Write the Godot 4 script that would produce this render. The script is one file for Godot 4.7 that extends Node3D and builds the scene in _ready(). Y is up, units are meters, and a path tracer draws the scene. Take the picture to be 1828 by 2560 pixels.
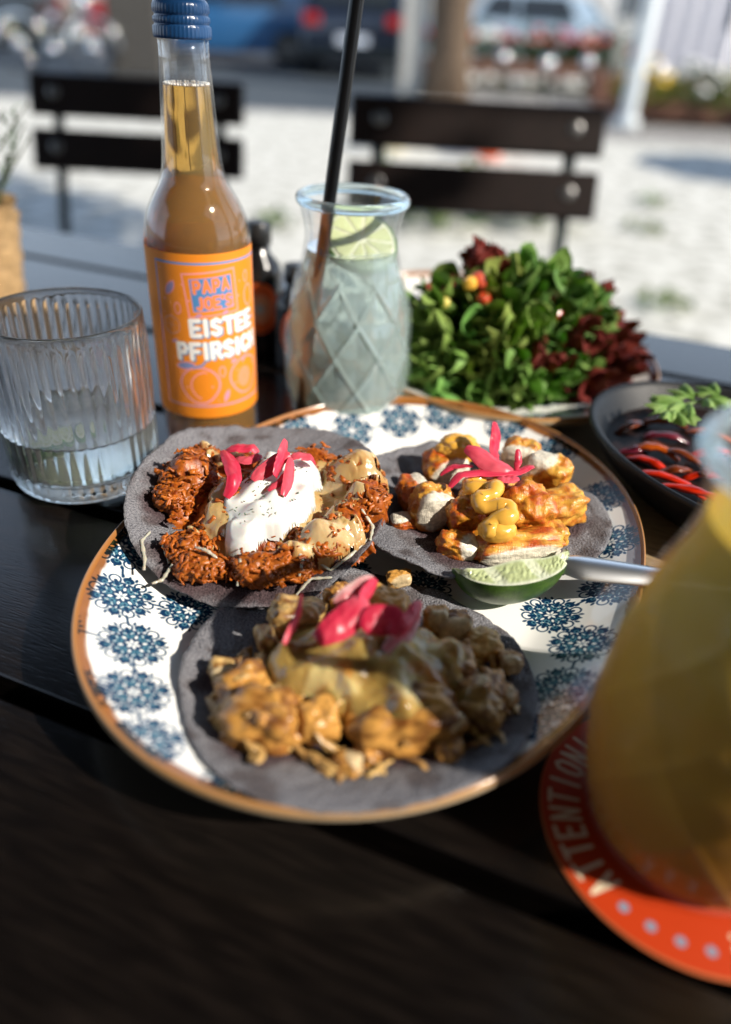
extends Node3D

# ---------------------------------------------------------------- mesh builder
class MB:
	var v := PackedVector3Array()
	var uv := PackedVector2Array()
	var c := PackedColorArray()
	var ix := PackedInt32Array()
	var col := Color.WHITE
	func vert(p: Vector3, t := Vector2.ZERO) -> int:
		v.append(p); uv.append(t); c.append(col)
		return v.size() - 1
	func tri(a: int, b: int, d: int) -> void:
		ix.append(a); ix.append(b); ix.append(d)
	func quad(a: int, b: int, d: int, e: int) -> void:
		tri(a, b, d); tri(a, d, e)
	func face(pts: Array) -> void:
		var f := v.size()
		for p in pts: vert(p)
		for i in range(1, pts.size() - 1): tri(f, f + i, f + i + 1)
	# a sheet of nu x nv cells; f(u, v) gives the point, cf(u, v) its colour
	func grid(nu: int, nv: int, f: Callable, wrap := false, cf = null) -> void:
		var first := v.size()
		var cols := nu if wrap else nu + 1
		for j in nv + 1:
			for i in cols:
				var a := float(i) / nu
				var b := float(j) / nv
				if cf != null: col = cf.call(a, b)
				vert(f.call(a, b), Vector2(a, b))
		for j in nv:
			for i in nu:
				var i2 := (i + 1) % cols
				var p := first + j * cols
				quad(p + i, p + i2, p + cols + i2, p + cols + i)
	# surface of revolution about an upright axis; prof holds (radius, height)
	func lathe(at: Vector3, prof: Array, segs := 48) -> void:
		var first := v.size()
		for k in prof.size():
			for i in segs:
				var a := TAU * i / segs
				vert(at + Vector3(prof[k].x * cos(a), prof[k].y, prof[k].x * sin(a)))
		for k in prof.size() - 1:
			for i in segs:
				var i2 := (i + 1) % segs
				var p := first + k * segs
				quad(p + i, p + i2, p + segs + i2, p + segs + i)
		for e in [0, prof.size() - 1]:
			if prof[e].x > 1e-5:
				var m := vert(at + Vector3(0, prof[e].y, 0))
				for i in segs:
					var p: int = first + e * segs
					if e == 0: tri(m, p + (i + 1) % segs, p + i)
					else: tri(m, p + i, p + (i + 1) % segs)
	# a swept tube with round ends; flat squashes it along its own second axis
	func tube(pts: Array, rad: Array, sides := 8, flat := 1.0, up := Vector3.UP, cf = null) -> void:
		var n := pts.size()
		var first := v.size()
		for k in n:
			var d: Vector3 = (pts[mini(k + 1, n - 1)] - pts[maxi(k - 1, 0)]).normalized()
			var s := d.cross(up)
			if s.length() < 0.05: s = d.cross(Vector3.RIGHT)
			s = s.normalized()
			var t := s.cross(d).normalized()
			for i in sides:
				var a := TAU * i / sides
				if cf != null: col = cf.call(float(k) / (n - 1), float(i) / sides)
				vert(pts[k] + s * cos(a) * rad[k] + t * sin(a) * rad[k] * flat)
		for k in n - 1:
			for i in sides:
				var i2 := (i + 1) % sides
				var p := first + k * sides
				quad(p + i, p + sides + i, p + sides + i2, p + i2)
		var a0 := vert(pts[0]); var a1 := vert(pts[n - 1])
		for i in sides:
			tri(a0, first + i, first + (i + 1) % sides)
			tri(a1, first + (n - 1) * sides + (i + 1) % sides, first + (n - 1) * sides + i)
	# a lump: a cube blown up to a ball; f(direction) gives the point, cf(direction) its colour
	func blob(n: int, f: Callable, cf = null) -> void:
		var seen := {}
		for ax in 3:
			for sg in [-1.0, 1.0]:
				var id := PackedInt32Array()
				for j in n + 1:
					for i in n + 1:
						var p := Vector3()
						p[ax] = sg
						p[(ax + 1) % 3] = tan((2.0 * i / n - 1.0) * PI / 4)
						p[(ax + 2) % 3] = tan((2.0 * j / n - 1.0) * PI / 4)
						var key := Vector3i((p * 10000.0).round())
						if not seen.has(key):
							var d := p.normalized()
							if cf != null: col = cf.call(d)
							seen[key] = vert(f.call(d))
						id.append(seen[key])
				for j in n:
					for i in n:
						var q := j * (n + 1) + i
						if sg > 0: quad(id[q], id[q + n + 1], id[q + n + 2], id[q + 1])
						else: quad(id[q], id[q + 1], id[q + n + 2], id[q + n + 1])
	# a box with chamfered edges
	func box(at: Vector3, size: Vector3, basis := Basis(), ch := 0.0) -> void:
		var h := size / 2.0
		if ch <= 0.0:
			for ax in 3:
				for sg in [-1.0, 1.0]:
					var q := []
					for k in [[-1, -1], [1, -1], [1, 1], [-1, 1]]:
						var p := Vector3()
						p[ax] = sg * h[ax]; p[(ax + 1) % 3] = k[0] * h[(ax + 1) % 3] * sg; p[(ax + 2) % 3] = k[1] * h[(ax + 2) % 3]
						q.append(at + basis * p)
					q.reverse()
					face(q)
			return
		var g := func(ax: int, x: float, y: float, z: float) -> Vector3:
			var p := Vector3(x * h.x, y * h.y, z * h.z)
			for k in 3:
				if k != ax: p[k] -= signf(p[k]) * minf(ch, h[k] * 0.9)
			return at + basis * p
		for ax in 3:
			var b := (ax + 1) % 3
			var d := (ax + 2) % 3
			for sg in [-1.0, 1.0]:
				var q := []
				for k in [[-1, -1], [1, -1], [1, 1], [-1, 1]]:
					var s := Vector3(); s[ax] = sg; s[b] = k[0] * sg; s[d] = k[1]
					q.append(g.call(ax, s.x, s.y, s.z))
				q.reverse()
				face(q)
			for s1 in [-1.0, 1.0]:
				for s2 in [-1.0, 1.0]:
					var lo := Vector3(); lo[ax] = -1; lo[b] = s1; lo[d] = s2
					var hi := lo; hi[ax] = 1
					var q2 := [g.call(b, lo.x, lo.y, lo.z), g.call(b, hi.x, hi.y, hi.z), g.call(d, hi.x, hi.y, hi.z), g.call(d, lo.x, lo.y, lo.z)]
					if s1 * s2 < 0: q2.reverse()
					face(q2)
		for sx in [-1.0, 1.0]:
			for sy in [-1.0, 1.0]:
				for sz in [-1.0, 1.0]:
					var q3 := [g.call(0, sx, sy, sz), g.call(1, sx, sy, sz), g.call(2, sx, sy, sz)]
					if sx * sy * sz > 0: q3.reverse()
					face(q3)
	func mesh(origin := Vector3.ZERO, closed := true) -> ArrayMesh:
		var vol := 0.0
		if closed and v.size():
			var mid := v[0]
			for t in range(0, ix.size(), 3):
				vol += (v[ix[t]] - mid).dot((v[ix[t + 1]] - mid).cross(v[ix[t + 2]] - mid))
		var nn := PackedVector3Array()
		nn.resize(v.size())
		for t in range(0, ix.size(), 3):
			if vol > 0.0:
				var k := ix[t + 1]; ix[t + 1] = ix[t + 2]; ix[t + 2] = k
			var i0 := ix[t]; var i1 := ix[t + 1]; var i2 := ix[t + 2]
			var n := (v[i2] - v[i0]).cross(v[i1] - v[i0])
			nn[i0] += n; nn[i1] += n; nn[i2] += n
		for i in nn.size():
			nn[i] = nn[i].normalized() if nn[i].length_squared() > 0.0 else Vector3.UP
		if origin != Vector3.ZERO:
			for i in v.size(): v[i] -= origin
		var a := []
		a.resize(Mesh.ARRAY_MAX)
		a[Mesh.ARRAY_VERTEX] = v; a[Mesh.ARRAY_NORMAL] = nn; a[Mesh.ARRAY_TEX_UV] = uv; a[Mesh.ARRAY_COLOR] = c; a[Mesh.ARRAY_INDEX] = ix
		var m := ArrayMesh.new()
		m.add_surface_from_arrays(Mesh.PRIMITIVE_TRIANGLES, a)
		return m

# ---------------------------------------------------------------- nodes
var names := {}
func numbered(called: String, parent: Node) -> String:
	var key := str(parent.get_instance_id()) + called
	names[key] = names.get(key, -1) + 1
	return called if names[key] == 0 else "%s_%03d" % [called, names[key]]

func tag(o: Node3D, label: String, category: String, group := "") -> Node3D:
	o.set_meta("label", label); o.set_meta("category", category)
	if group: o.set_meta("group", group)
	return o

func thing(called: String, label: String, category: String, at := Vector3.ZERO, group := "") -> Node3D:
	var o := Node3D.new()
	o.name = numbered(called, self); add_child(o, true)
	o.position = at
	return tag(o, label, category, group)

# commits what mb holds (in world axes) as one mesh; under a thing it is one of its parts
func put(mb: MB, called: String, mat: Material, parent: Node3D = null, at := Vector3.ZERO, closed := true) -> MeshInstance3D:
	var o := MeshInstance3D.new()
	var p: Node = parent if parent else self
	o.name = numbered(called, p)
	var origin := at
	var q := parent
	while q:
		origin += q.position
		q = q.get_parent() as Node3D
		if q == self: q = null
	o.mesh = mb.mesh(origin, closed)
	o.material_override = mat
	p.add_child(o, true)
	o.position = at
	return o

func struct(mb: MB, called: String, mat: Material, closed := true) -> MeshInstance3D:
	var o := put(mb, called, mat, null, Vector3.ZERO, closed)
	o.set_meta("kind", "structure")
	return o

# ---------------------------------------------------------------- materials
func lin(r: float, g: float, b: float, a := 1.0) -> Color:
	var k := Color(r, g, b).linear_to_srgb()
	k.a = a
	return k

func mat(k: Color, rough := 0.6, spec := 0.5, vc := false) -> StandardMaterial3D:
	var m := StandardMaterial3D.new()
	m.albedo_color = k
	m.roughness = rough
	m.metallic_specular = spec
	m.vertex_color_use_as_albedo = vc
	return m

func pane(k: Color, alpha: float, rough := 0.02) -> StandardMaterial3D:
	var m := mat(k, rough)
	m.transparency = BaseMaterial3D.TRANSPARENCY_ALPHA
	m.albedo_color.a = alpha
	return m

func solid_glass(k: Color, alpha: float, scale := 0.05, rough := 0.0) -> StandardMaterial3D:
	var m := mat(k, rough)
	m.refraction_enabled = true
	m.refraction_scale = scale
	m.albedo_color.a = alpha
	return m

func noise_tex(freq: float, seed_: int, ramp: Array = [], kind := FastNoiseLite.TYPE_SIMPLEX_SMOOTH, size := 256, oct := 4) -> NoiseTexture2D:
	var n := FastNoiseLite.new()
	n.noise_type = kind; n.seed = seed_; n.frequency = freq; n.fractal_octaves = oct
	var t := NoiseTexture2D.new()
	t.width = size; t.height = size; t.seamless = true; t.noise = n
	if ramp.size():
		var g := Gradient.new()
		g.offsets = PackedFloat32Array(ramp.map(func(r): return r[0]))
		g.colors = PackedColorArray(ramp.map(func(r): return r[1]))
		t.color_ramp = g
	return t

func grain(m: StandardMaterial3D, tex: Texture2D, bump: Texture2D, tile: float, height_cm: float) -> StandardMaterial3D:
	if tex: m.albedo_texture = tex
	if bump:
		m.heightmap_enabled = true; m.heightmap_texture = bump; m.heightmap_scale = height_cm
	m.uv1_triplanar = true
	m.uv1_scale = Vector3.ONE / tile
	return m

var nz := FastNoiseLite.new()
var rng := RandomNumberGenerator.new()
var ns := FastNoiseLite.new()
func n3(p: Vector3, f: float) -> float: return nz.get_noise_3dv(p * f)
func n1(p: Vector3, f: float) -> float: return ns.get_noise_3dv(p * f)
func rnd(a: float, b: float) -> float: return rng.randf_range(a, b)

# ---------------------------------------------------------------- painting flat print
func dab(im: Image, a: Vector2, b: Vector2, r: float, k: Color) -> void:
	var lo := (a.min(b) - Vector2(r + 1, r + 1)).floor()
	var hi := (a.max(b) + Vector2(r + 1, r + 1)).ceil()
	var ab := b - a
	var l2 := maxf(ab.length_squared(), 1e-6)
	for y in range(maxi(0, int(lo.y)), mini(im.get_height() - 1, int(hi.y)) + 1):
		for x in range(maxi(0, int(lo.x)), mini(im.get_width() - 1, int(hi.x)) + 1):
			var p := Vector2(x + 0.5, y + 0.5)
			var d := (p - a - ab * clampf((p - a).dot(ab) / l2, 0.0, 1.0)).length()
			var s := clampf(r - d + 0.5, 0.0, 1.0)
			if s > 0.0: im.set_pixel(x, y, im.get_pixel(x, y).lerp(Color(k.r, k.g, k.b, 1.0), s) if im.get_pixel(x, y).a > 0.0 else Color(k.r, k.g, k.b, s))

func line(im: Image, pts: Array, r: float, k: Color, closed := false) -> void:
	for i in pts.size() - 1: dab(im, pts[i], pts[i + 1], r, k)
	if closed: dab(im, pts[-1], pts[0], r, k)

func ring(at: Vector2, rx: float, ry: float, turn := 0.0, n := 22, a0 := 0.0, a1 := TAU) -> Array:
	var o := []
	for i in n + 1:
		var a := a0 + (a1 - a0) * i / n
		o.append(at + Vector2(rx * cos(a), ry * sin(a)).rotated(turn))
	return o

func leaf_print(im: Image, at: Vector2, l: float, w: float, turn: float, k: Color) -> void:
	for i in 9:
		var t := i / 8.0 * 2.0 - 1.0
		dab(im, at + Vector2(t * l * 0.5, 0).rotated(turn), at + Vector2(t * l * 0.5 + 0.01, 0).rotated(turn), maxf(0.7, w * 0.5 * (1.0 - t * t)), k)

# letters as strokes in a box 1 wide and 1 high, y down
func glyph(ch: String) -> Array:
	match ch:
		"A": return [[Vector2(0.05, 1), Vector2(0.5, 0), Vector2(0.95, 1)], [Vector2(0.25, 0.66), Vector2(0.75, 0.66)]]
		"C": return [[Vector2(0.92, 0.2), Vector2(0.6, 0), Vector2(0.25, 0.1), Vector2(0.08, 0.5), Vector2(0.25, 0.9), Vector2(0.6, 1), Vector2(0.92, 0.8)]]
		"E": return [[Vector2(0.9, 0), Vector2(0.1, 0), Vector2(0.1, 1), Vector2(0.9, 1)], [Vector2(0.1, 0.5), Vector2(0.75, 0.5)]]
		"F": return [[Vector2(0.9, 0), Vector2(0.12, 0), Vector2(0.12, 1)], [Vector2(0.12, 0.5), Vector2(0.75, 0.5)]]
		"H": return [[Vector2(0.1, 0), Vector2(0.1, 1)], [Vector2(0.9, 0), Vector2(0.9, 1)], [Vector2(0.1, 0.5), Vector2(0.9, 0.5)]]
		"I": return [[Vector2(0.5, 0), Vector2(0.5, 1)]]
		"J": return [[Vector2(0.75, 0), Vector2(0.75, 0.75), Vector2(0.5, 1), Vector2(0.15, 0.9)]]
		"N": return [[Vector2(0.1, 1), Vector2(0.1, 0), Vector2(0.9, 1), Vector2(0.9, 0)]]
		"O": return [[Vector2(0.5, 0), Vector2(0.15, 0.15), Vector2(0.06, 0.5), Vector2(0.15, 0.85), Vector2(0.5, 1), Vector2(0.85, 0.85), Vector2(0.94, 0.5), Vector2(0.85, 0.15), Vector2(0.5, 0)]]
		"P": return [[Vector2(0.12, 1), Vector2(0.12, 0), Vector2(0.7, 0), Vector2(0.92, 0.28), Vector2(0.7, 0.56), Vector2(0.12, 0.56)]]
		"R": return [[Vector2(0.12, 1), Vector2(0.12, 0), Vector2(0.7, 0), Vector2(0.9, 0.26), Vector2(0.7, 0.52), Vector2(0.12, 0.52)], [Vector2(0.5, 0.52), Vector2(0.92, 1)]]
		"S": return [[Vector2(0.88, 0.14), Vector2(0.55, 0), Vector2(0.18, 0.1), Vector2(0.15, 0.36), Vector2(0.5, 0.5), Vector2(0.85, 0.64), Vector2(0.82, 0.9), Vector2(0.45, 1), Vector2(0.1, 0.86)]]
		"T": return [[Vector2(0.05, 0), Vector2(0.95, 0)], [Vector2(0.5, 0), Vector2(0.5, 1)]]
		"!": return [[Vector2(0.5, 0), Vector2(0.5, 0.66)], [Vector2(0.5, 0.98), Vector2(0.5, 1)]]
		"'": return [[Vector2(0.5, 0), Vector2(0.4, 0.22)]]
	return []

# place(p) turns millimetres of text space into pixels
func write(im: Image, text: String, place: Callable, at: Vector2, size: Vector2, gap: float, r: float, k: Color) -> void:
	var x := at.x
	for ch in text:
		var w := size.x * (0.42 if ch in "I!'" else 1.0)
		for s in glyph(ch):
			var q := []
			for p in s:
				q.append(place.call(Vector2(x + (p.x if w == size.x else (p.x - 0.5) * 1.0 + 0.5) * w, at.y + p.y * size.y)))
			line(im, q, r, k)
		x += w + gap

# ---------------------------------------------------------------- shapes of the table setting (metres; the table top is y = 0)
const PLATE := Vector3(0.0107, 0, -0.3114)
func plate_r(a: float) -> float: return 0.1451 - 0.0143 * cos(2 * a) - 0.0155 * sin(2 * a)
func plate_profile(s: float) -> float: return 0.0105 + (0.0186 * pow((s - 0.66) / 0.34, 1.4) if s > 0.66 else 0.0)
func plate_y(x: float, z: float) -> float:
	var dx := x - PLATE.x
	var dz := z - PLATE.z
	return plate_profile(minf(1.0, sqrt(dx * dx + dz * dz) / plate_r(atan2(dz, dx))))

const T1 := Vector3(-0.0555, 0.0255, -0.336)
const T2 := Vector3(0.0605, 0.0205, -0.347)
const T3 := Vector3(0.0005, 0.0150, -0.2235)
const TR := [0.0755, 0.0705, 0.0735]
# height of a tortilla's upper face at an offset from its middle
func tort_y(k: int, x: float, z: float) -> float:
	var wob := n3(Vector3(x, k * 0.31, z), 22.0) * 0.004
	if k == 0:
		var u := (x - T1.x) / 0.073
		return T1.y - (z - T1.z) * 0.10 + 0.021 * pow(absf(u), 2.4) + wob * 0.8
	var t: Vector3 = T2 if k == 1 else T3
	var dx := x - t.x
	var dz := z - t.z
	var r: float = sqrt(dx * dx + dz * dz) / TR[k]
	var y := t.y + wob * r
	if k == 1: y += 0.006 * r * r * clampf(0.5 - dx / 0.14 + dz / 0.2, 0.0, 1.0) + 0.003 * r * r
	else: y += 0.005 * r * r * r * clampf(0.5 - dx / 0.15 + dz / 0.3, 0.0, 1.2)
	return maxf(y, plate_y(x, z) + 0.0022)

func tort_point(k: int, a: float, r: float) -> Vector3:
	var t: Vector3 = [T1, T2, T3][k]
	var rad: float = TR[k] * (1.0 + 0.018 * sin(3 * a + k) + 0.012 * sin(5 * a + 2.0 * k) + 0.010 * n3(Vector3(cos(a), sin(a), k), 9.0)) * r
	var x := cos(a) * rad
	var z := sin(a) * rad
	if k == 0: x *= 1.0 - 0.13 * pow(absf(x) / 0.075, 2.0)
	return Vector3(t.x + x, tort_y(k, t.x + x, t.z + z), t.z + z)

var heaps := [[], [], []]
func heap_y(k: int, x: float, z: float) -> float:
	var b := tort_y(k, x, z)
	var top := b
	for h in heaps[k]:
		var d: float = (Vector2(x - h[0], z - h[1]) / Vector2(h[2], h[4])).length_squared()
		if d < 1.0: top = maxf(top, b + h[3] * 1.75 * pow(1.0 - d, 0.66))
	return top

var M := {}

func _ready() -> void:
	# ------------------------------------------------------------ camera
	var cam := Camera3D.new()
	cam.name = "camera"
	var lens := CameraAttributesPhysical.new()
	lens.frustum_focal_length = 17.73
	lens.frustum_focus_distance = 0.372
	lens.frustum_near = 0.02
	lens.frustum_far = 400.0
	lens.exposure_aperture = 1.75
	cam.attributes = lens
	cam.fov = 68.18
	cam.near = 0.02
	cam.far = 400.0
	var pitch := 0.5864
	var roll := 0.0549
	var fwd := Vector3(0, -sin(pitch), -cos(pitch))
	var up0 := Vector3.RIGHT.cross(fwd)
	cam.transform = Transform3D(Basis(Vector3.RIGHT * cos(roll) + up0 * sin(roll), up0 * cos(roll) - Vector3.RIGHT * sin(roll), -fwd), Vector3(0, 0.2476, 0))
	add_child(cam)
	cam.current = true
	# ------------------------------------------------------------ sky, sun, exposure
	var env := Environment.new()
	env.background_mode = Environment.BG_SKY
	var sky := Sky.new()
	var sm := ProceduralSkyMaterial.new()
	sm.sky_top_color = Color(0.09, 0.20, 0.37)
	sm.sky_horizon_color = Color(0.80, 0.88, 0.96)
	sm.sky_curve = 0.45
	sm.ground_bottom_color = Color(0.30, 0.30, 0.28)
	sm.ground_horizon_color = Color(0.55, 0.58, 0.6)
	sm.sky_energy_multiplier = 1.3
	sky.sky_material = sm
	env.sky = sky
	env.tonemap_mode = Environment.TONE_MAPPER_LINEAR
	env.tonemap_exposure = 1.45
	env.sdfgi_enabled = true
	env.ssao_enabled = true
	env.ssil_enabled = true
	var we := WorldEnvironment.new()
	we.name = "world_environment"
	we.environment = env
	add_child(we)
	var sun := DirectionalLight3D.new()
	sun.name = "sun"
	sun.light_energy = 1.55
	sun.light_color = Color(1.0, 0.965, 0.915)
	sun.light_angular_distance = 0.53
	sun.shadow_enabled = true
	add_child(sun)
	sun.look_at_from_position(Vector3(0.70, 0.616, 0.36) * 10.0, Vector3.ZERO, Vector3.UP)

	rng.seed = 7
	nz.noise_type = FastNoiseLite.TYPE_SIMPLEX_SMOOTH
	nz.seed = 3
	nz.frequency = 1.0
	nz.fractal_octaves = 3
	ns.noise_type = FastNoiseLite.TYPE_SIMPLEX_SMOOTH
	ns.seed = 5
	ns.frequency = 1.0
	ns.fractal_type = FastNoiseLite.FRACTAL_NONE
	materials()
	heap_up()
	setting()
	restaurant()
	background()
	table_and_chairs()
	plates()
	tacos()
	bottle()
	pineapple_glass(Vector3(-0.018, 0.0, -0.49), false)
	coaster()
	pineapple_glass(Vector3(0.1267, 0.0022, -0.1755), true)
	tumbler()
	salad()
	pepper_bowl()
	small_things()

func materials() -> void:
	var fine := noise_tex(0.06, 1)
	var coarse := noise_tex(0.02, 2)
	var cell := noise_tex(0.07, 5, [], FastNoiseLite.TYPE_CELLULAR, 256, 2)
	var mottled := noise_tex(0.022, 8, [[0.0, Color(0.76, 0.76, 0.76)], [0.45, Color(0.90, 0.90, 0.90)], [0.75, Color(1, 1, 1)]])
	M.fine = fine; M.coarse = coarse; M.mottled = mottled; M.cell = cell
	var wood_tex := noise_tex(0.03, 21, [[0.2, lin(0.0035, 0.0026, 0.0023)], [0.6, lin(0.0062, 0.0045, 0.0037)], [0.9, lin(0.010, 0.0072, 0.0058)]], FastNoiseLite.TYPE_SIMPLEX_SMOOTH, 512)
	var w := mat(Color.WHITE, 0.20, 0.55)
	w.albedo_texture = wood_tex
	w.heightmap_enabled = true; w.heightmap_texture = noise_tex(0.09, 22, [[0.0, Color.BLACK], [0.42, Color(0.75, 0.75, 0.75)], [1.0, Color.WHITE]], FastNoiseLite.TYPE_SIMPLEX_SMOOTH, 512); w.heightmap_scale = 0.005
	w.uv1_triplanar = true; w.uv1_scale = Vector3(1.7, 14, 14)
	M.table_wood = w
	var w2: StandardMaterial3D = w.duplicate()
	w2.albedo_color = Color(1.25, 0.98, 0.88)
	w2.roughness = 0.55; w2.metallic_specular = 0.35
	M.chair_wood = w2
	M.iron = mat(lin(0.012, 0.022, 0.02), 0.45)
	M.steel = mat(lin(0.70, 0.71, 0.72), 0.16); M.steel.metallic = 1.0
	M.zinc = mat(lin(0.20, 0.195, 0.19), 0.42); M.zinc.metallic = 1.0
	# tortilla: grey violet with dark flecks
	var tt := noise_tex(0.075, 31, [[0.0, lin(0.022, 0.023, 0.028)], [0.34, lin(0.085, 0.084, 0.095)], [0.46, lin(0.165, 0.163, 0.178)], [0.62, lin(0.215, 0.212, 0.228)], [1.0, lin(0.36, 0.355, 0.37)]], FastNoiseLite.TYPE_SIMPLEX_SMOOTH, 512, 5)
	M.tortilla = grain(mat(Color.WHITE, 0.85, 0.3, true), tt, noise_tex(0.05, 32, [], FastNoiseLite.TYPE_SIMPLEX_SMOOTH, 512, 5), 0.045, 0.06)
	M.meat = grain(mat(Color.WHITE, 0.36, 0.42, true), mottled, fine, 0.012, 0.010)
	M.crust = grain(mat(Color.WHITE, 0.33, 0.55, true), mottled, fine, 0.014, 0.03)
	M.chicken = grain(mat(Color.WHITE, 0.33, 0.5, true), mottled, fine, 0.02, 0.012)
	M.cheese = mat(Color.WHITE, 0.22, 0.5, true)
	M.cheese.subsurf_scatter_enabled = true; M.cheese.subsurf_scatter_strength = 0.25
	M.cream = mat(lin(0.70, 0.70, 0.66), 0.3)
	M.cream.subsurf_scatter_enabled = true; M.cream.subsurf_scatter_strength = 0.2
	M.dill = mat(lin(0.03, 0.07, 0.015), 0.6)
	M.onion = mat(Color.WHITE, 0.34, 0.45, true)
	M.onion.backlight_enabled = true; M.onion.backlight = lin(0.60, 0.03, 0.07)
	M.mustard = mat(Color.WHITE, 0.2, 0.5, true)
	M.rind = grain(mat(Color.WHITE, 0.35, 0.5, true), mottled, cell, 0.012, 0.008)
	M.flesh = mat(Color.WHITE, 0.2, 0.5, true)
	M.flesh.backlight_enabled = true; M.flesh.backlight = lin(0.26, 0.29, 0.17)
	M.leaf = mat(Color.WHITE, 0.5, 0.3, true)
	M.leaf.backlight_enabled = true; M.leaf.backlight = lin(0.16, 0.3, 0.04)
	M.plain = mat(Color.WHITE, 0.55, 0.5, true)
	M.glossy = mat(Color.WHITE, 0.18, 0.5, true)
	M.paint = mat(Color.WHITE, 0.3, 0.5, true); M.paint.clearcoat_enabled = true; M.paint.clearcoat = 0.8; M.paint.clearcoat_roughness = 0.08
	M.rubber = mat(lin(0.02, 0.02, 0.02), 0.8)
	M.window = mat(lin(0.02, 0.025, 0.03), 0.06)
	M.bowl_iron = grain(mat(lin(0.008, 0.0085, 0.0095), 0.48, 0.4), null, fine, 0.02, 0.02)
	M.glaze_under = mat(lin(0.50, 0.38, 0.23), 0.3)

func heap_up() -> void:
	# x, z, half width, half height, half depth of everything piled on each tortilla
	heaps[0] = [[-0.093, -0.337, 0.017, 0.0105, 0.015], [-0.0985, -0.322, 0.011, 0.008, 0.010], [-0.0905, -0.356, 0.012, 0.0085, 0.011], [-0.075, -0.277, 0.015, 0.0075, 0.009], [-0.084, -0.290, 0.012, 0.007, 0.010],
		[-0.0475, -0.276, 0.016, 0.0085, 0.0095], [-0.034, -0.281, 0.013, 0.008, 0.009], [-0.021, -0.293, 0.014, 0.008, 0.010], [-0.010, -0.306, 0.013, 0.008, 0.011], [0.001, -0.322, 0.013, 0.0085, 0.014],
		[-0.008, -0.347, 0.016, 0.0085, 0.013], [-0.030, -0.357, 0.020, 0.009, 0.013], [-0.055, -0.322, 0.032, 0.010, 0.033], [-0.068, -0.352, 0.018, 0.009, 0.014]]
	heaps[1] = [[0.046, -0.376, 0.013, 0.010, 0.010], [0.088, -0.380, 0.010, 0.009, 0.009], [0.101, -0.366, 0.0125, 0.009, 0.010], [0.104, -0.342, 0.0125, 0.0075, 0.010], [0.083, -0.329, 0.0135, 0.0105, 0.0135], [0.026, -0.346, 0.008, 0.0075, 0.011],
		[0.035, -0.331, 0.011, 0.010, 0.012], [0.052, -0.323, 0.010, 0.009, 0.010], [0.047, -0.305, 0.011, 0.006, 0.009], [0.077, -0.304, 0.021, 0.0075, 0.009], [0.064, -0.345, 0.022, 0.010, 0.022]]
	heaps[2] = [[-0.052, -0.219, 0.008, 0.004, 0.006], [-0.042, -0.206, 0.011, 0.008, 0.010], [-0.034, -0.190, 0.015, 0.0095, 0.012], [-0.0135, -0.190, 0.010, 0.009, 0.009], [0.018, -0.192, 0.019, 0.0105, 0.012], [0.045, -0.203, 0.011, 0.008, 0.010],
		[0.053, -0.213, 0.006, 0.007, 0.011], [0.053, -0.238, 0.009, 0.006, 0.009], [0.040, -0.246, 0.009, 0.007, 0.008], [0.010, -0.248, 0.012, 0.0095, 0.010], [-0.027, -0.243, 0.013, 0.0085, 0.010], [-0.009, -0.258, 0.008, 0.007, 0.007], [0.004, -0.216, 0.040, 0.0132, 0.034], [0.033, -0.220, 0.016, 0.011, 0.015], [-0.025, -0.215, 0.018, 0.0110, 0.018]]

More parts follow.
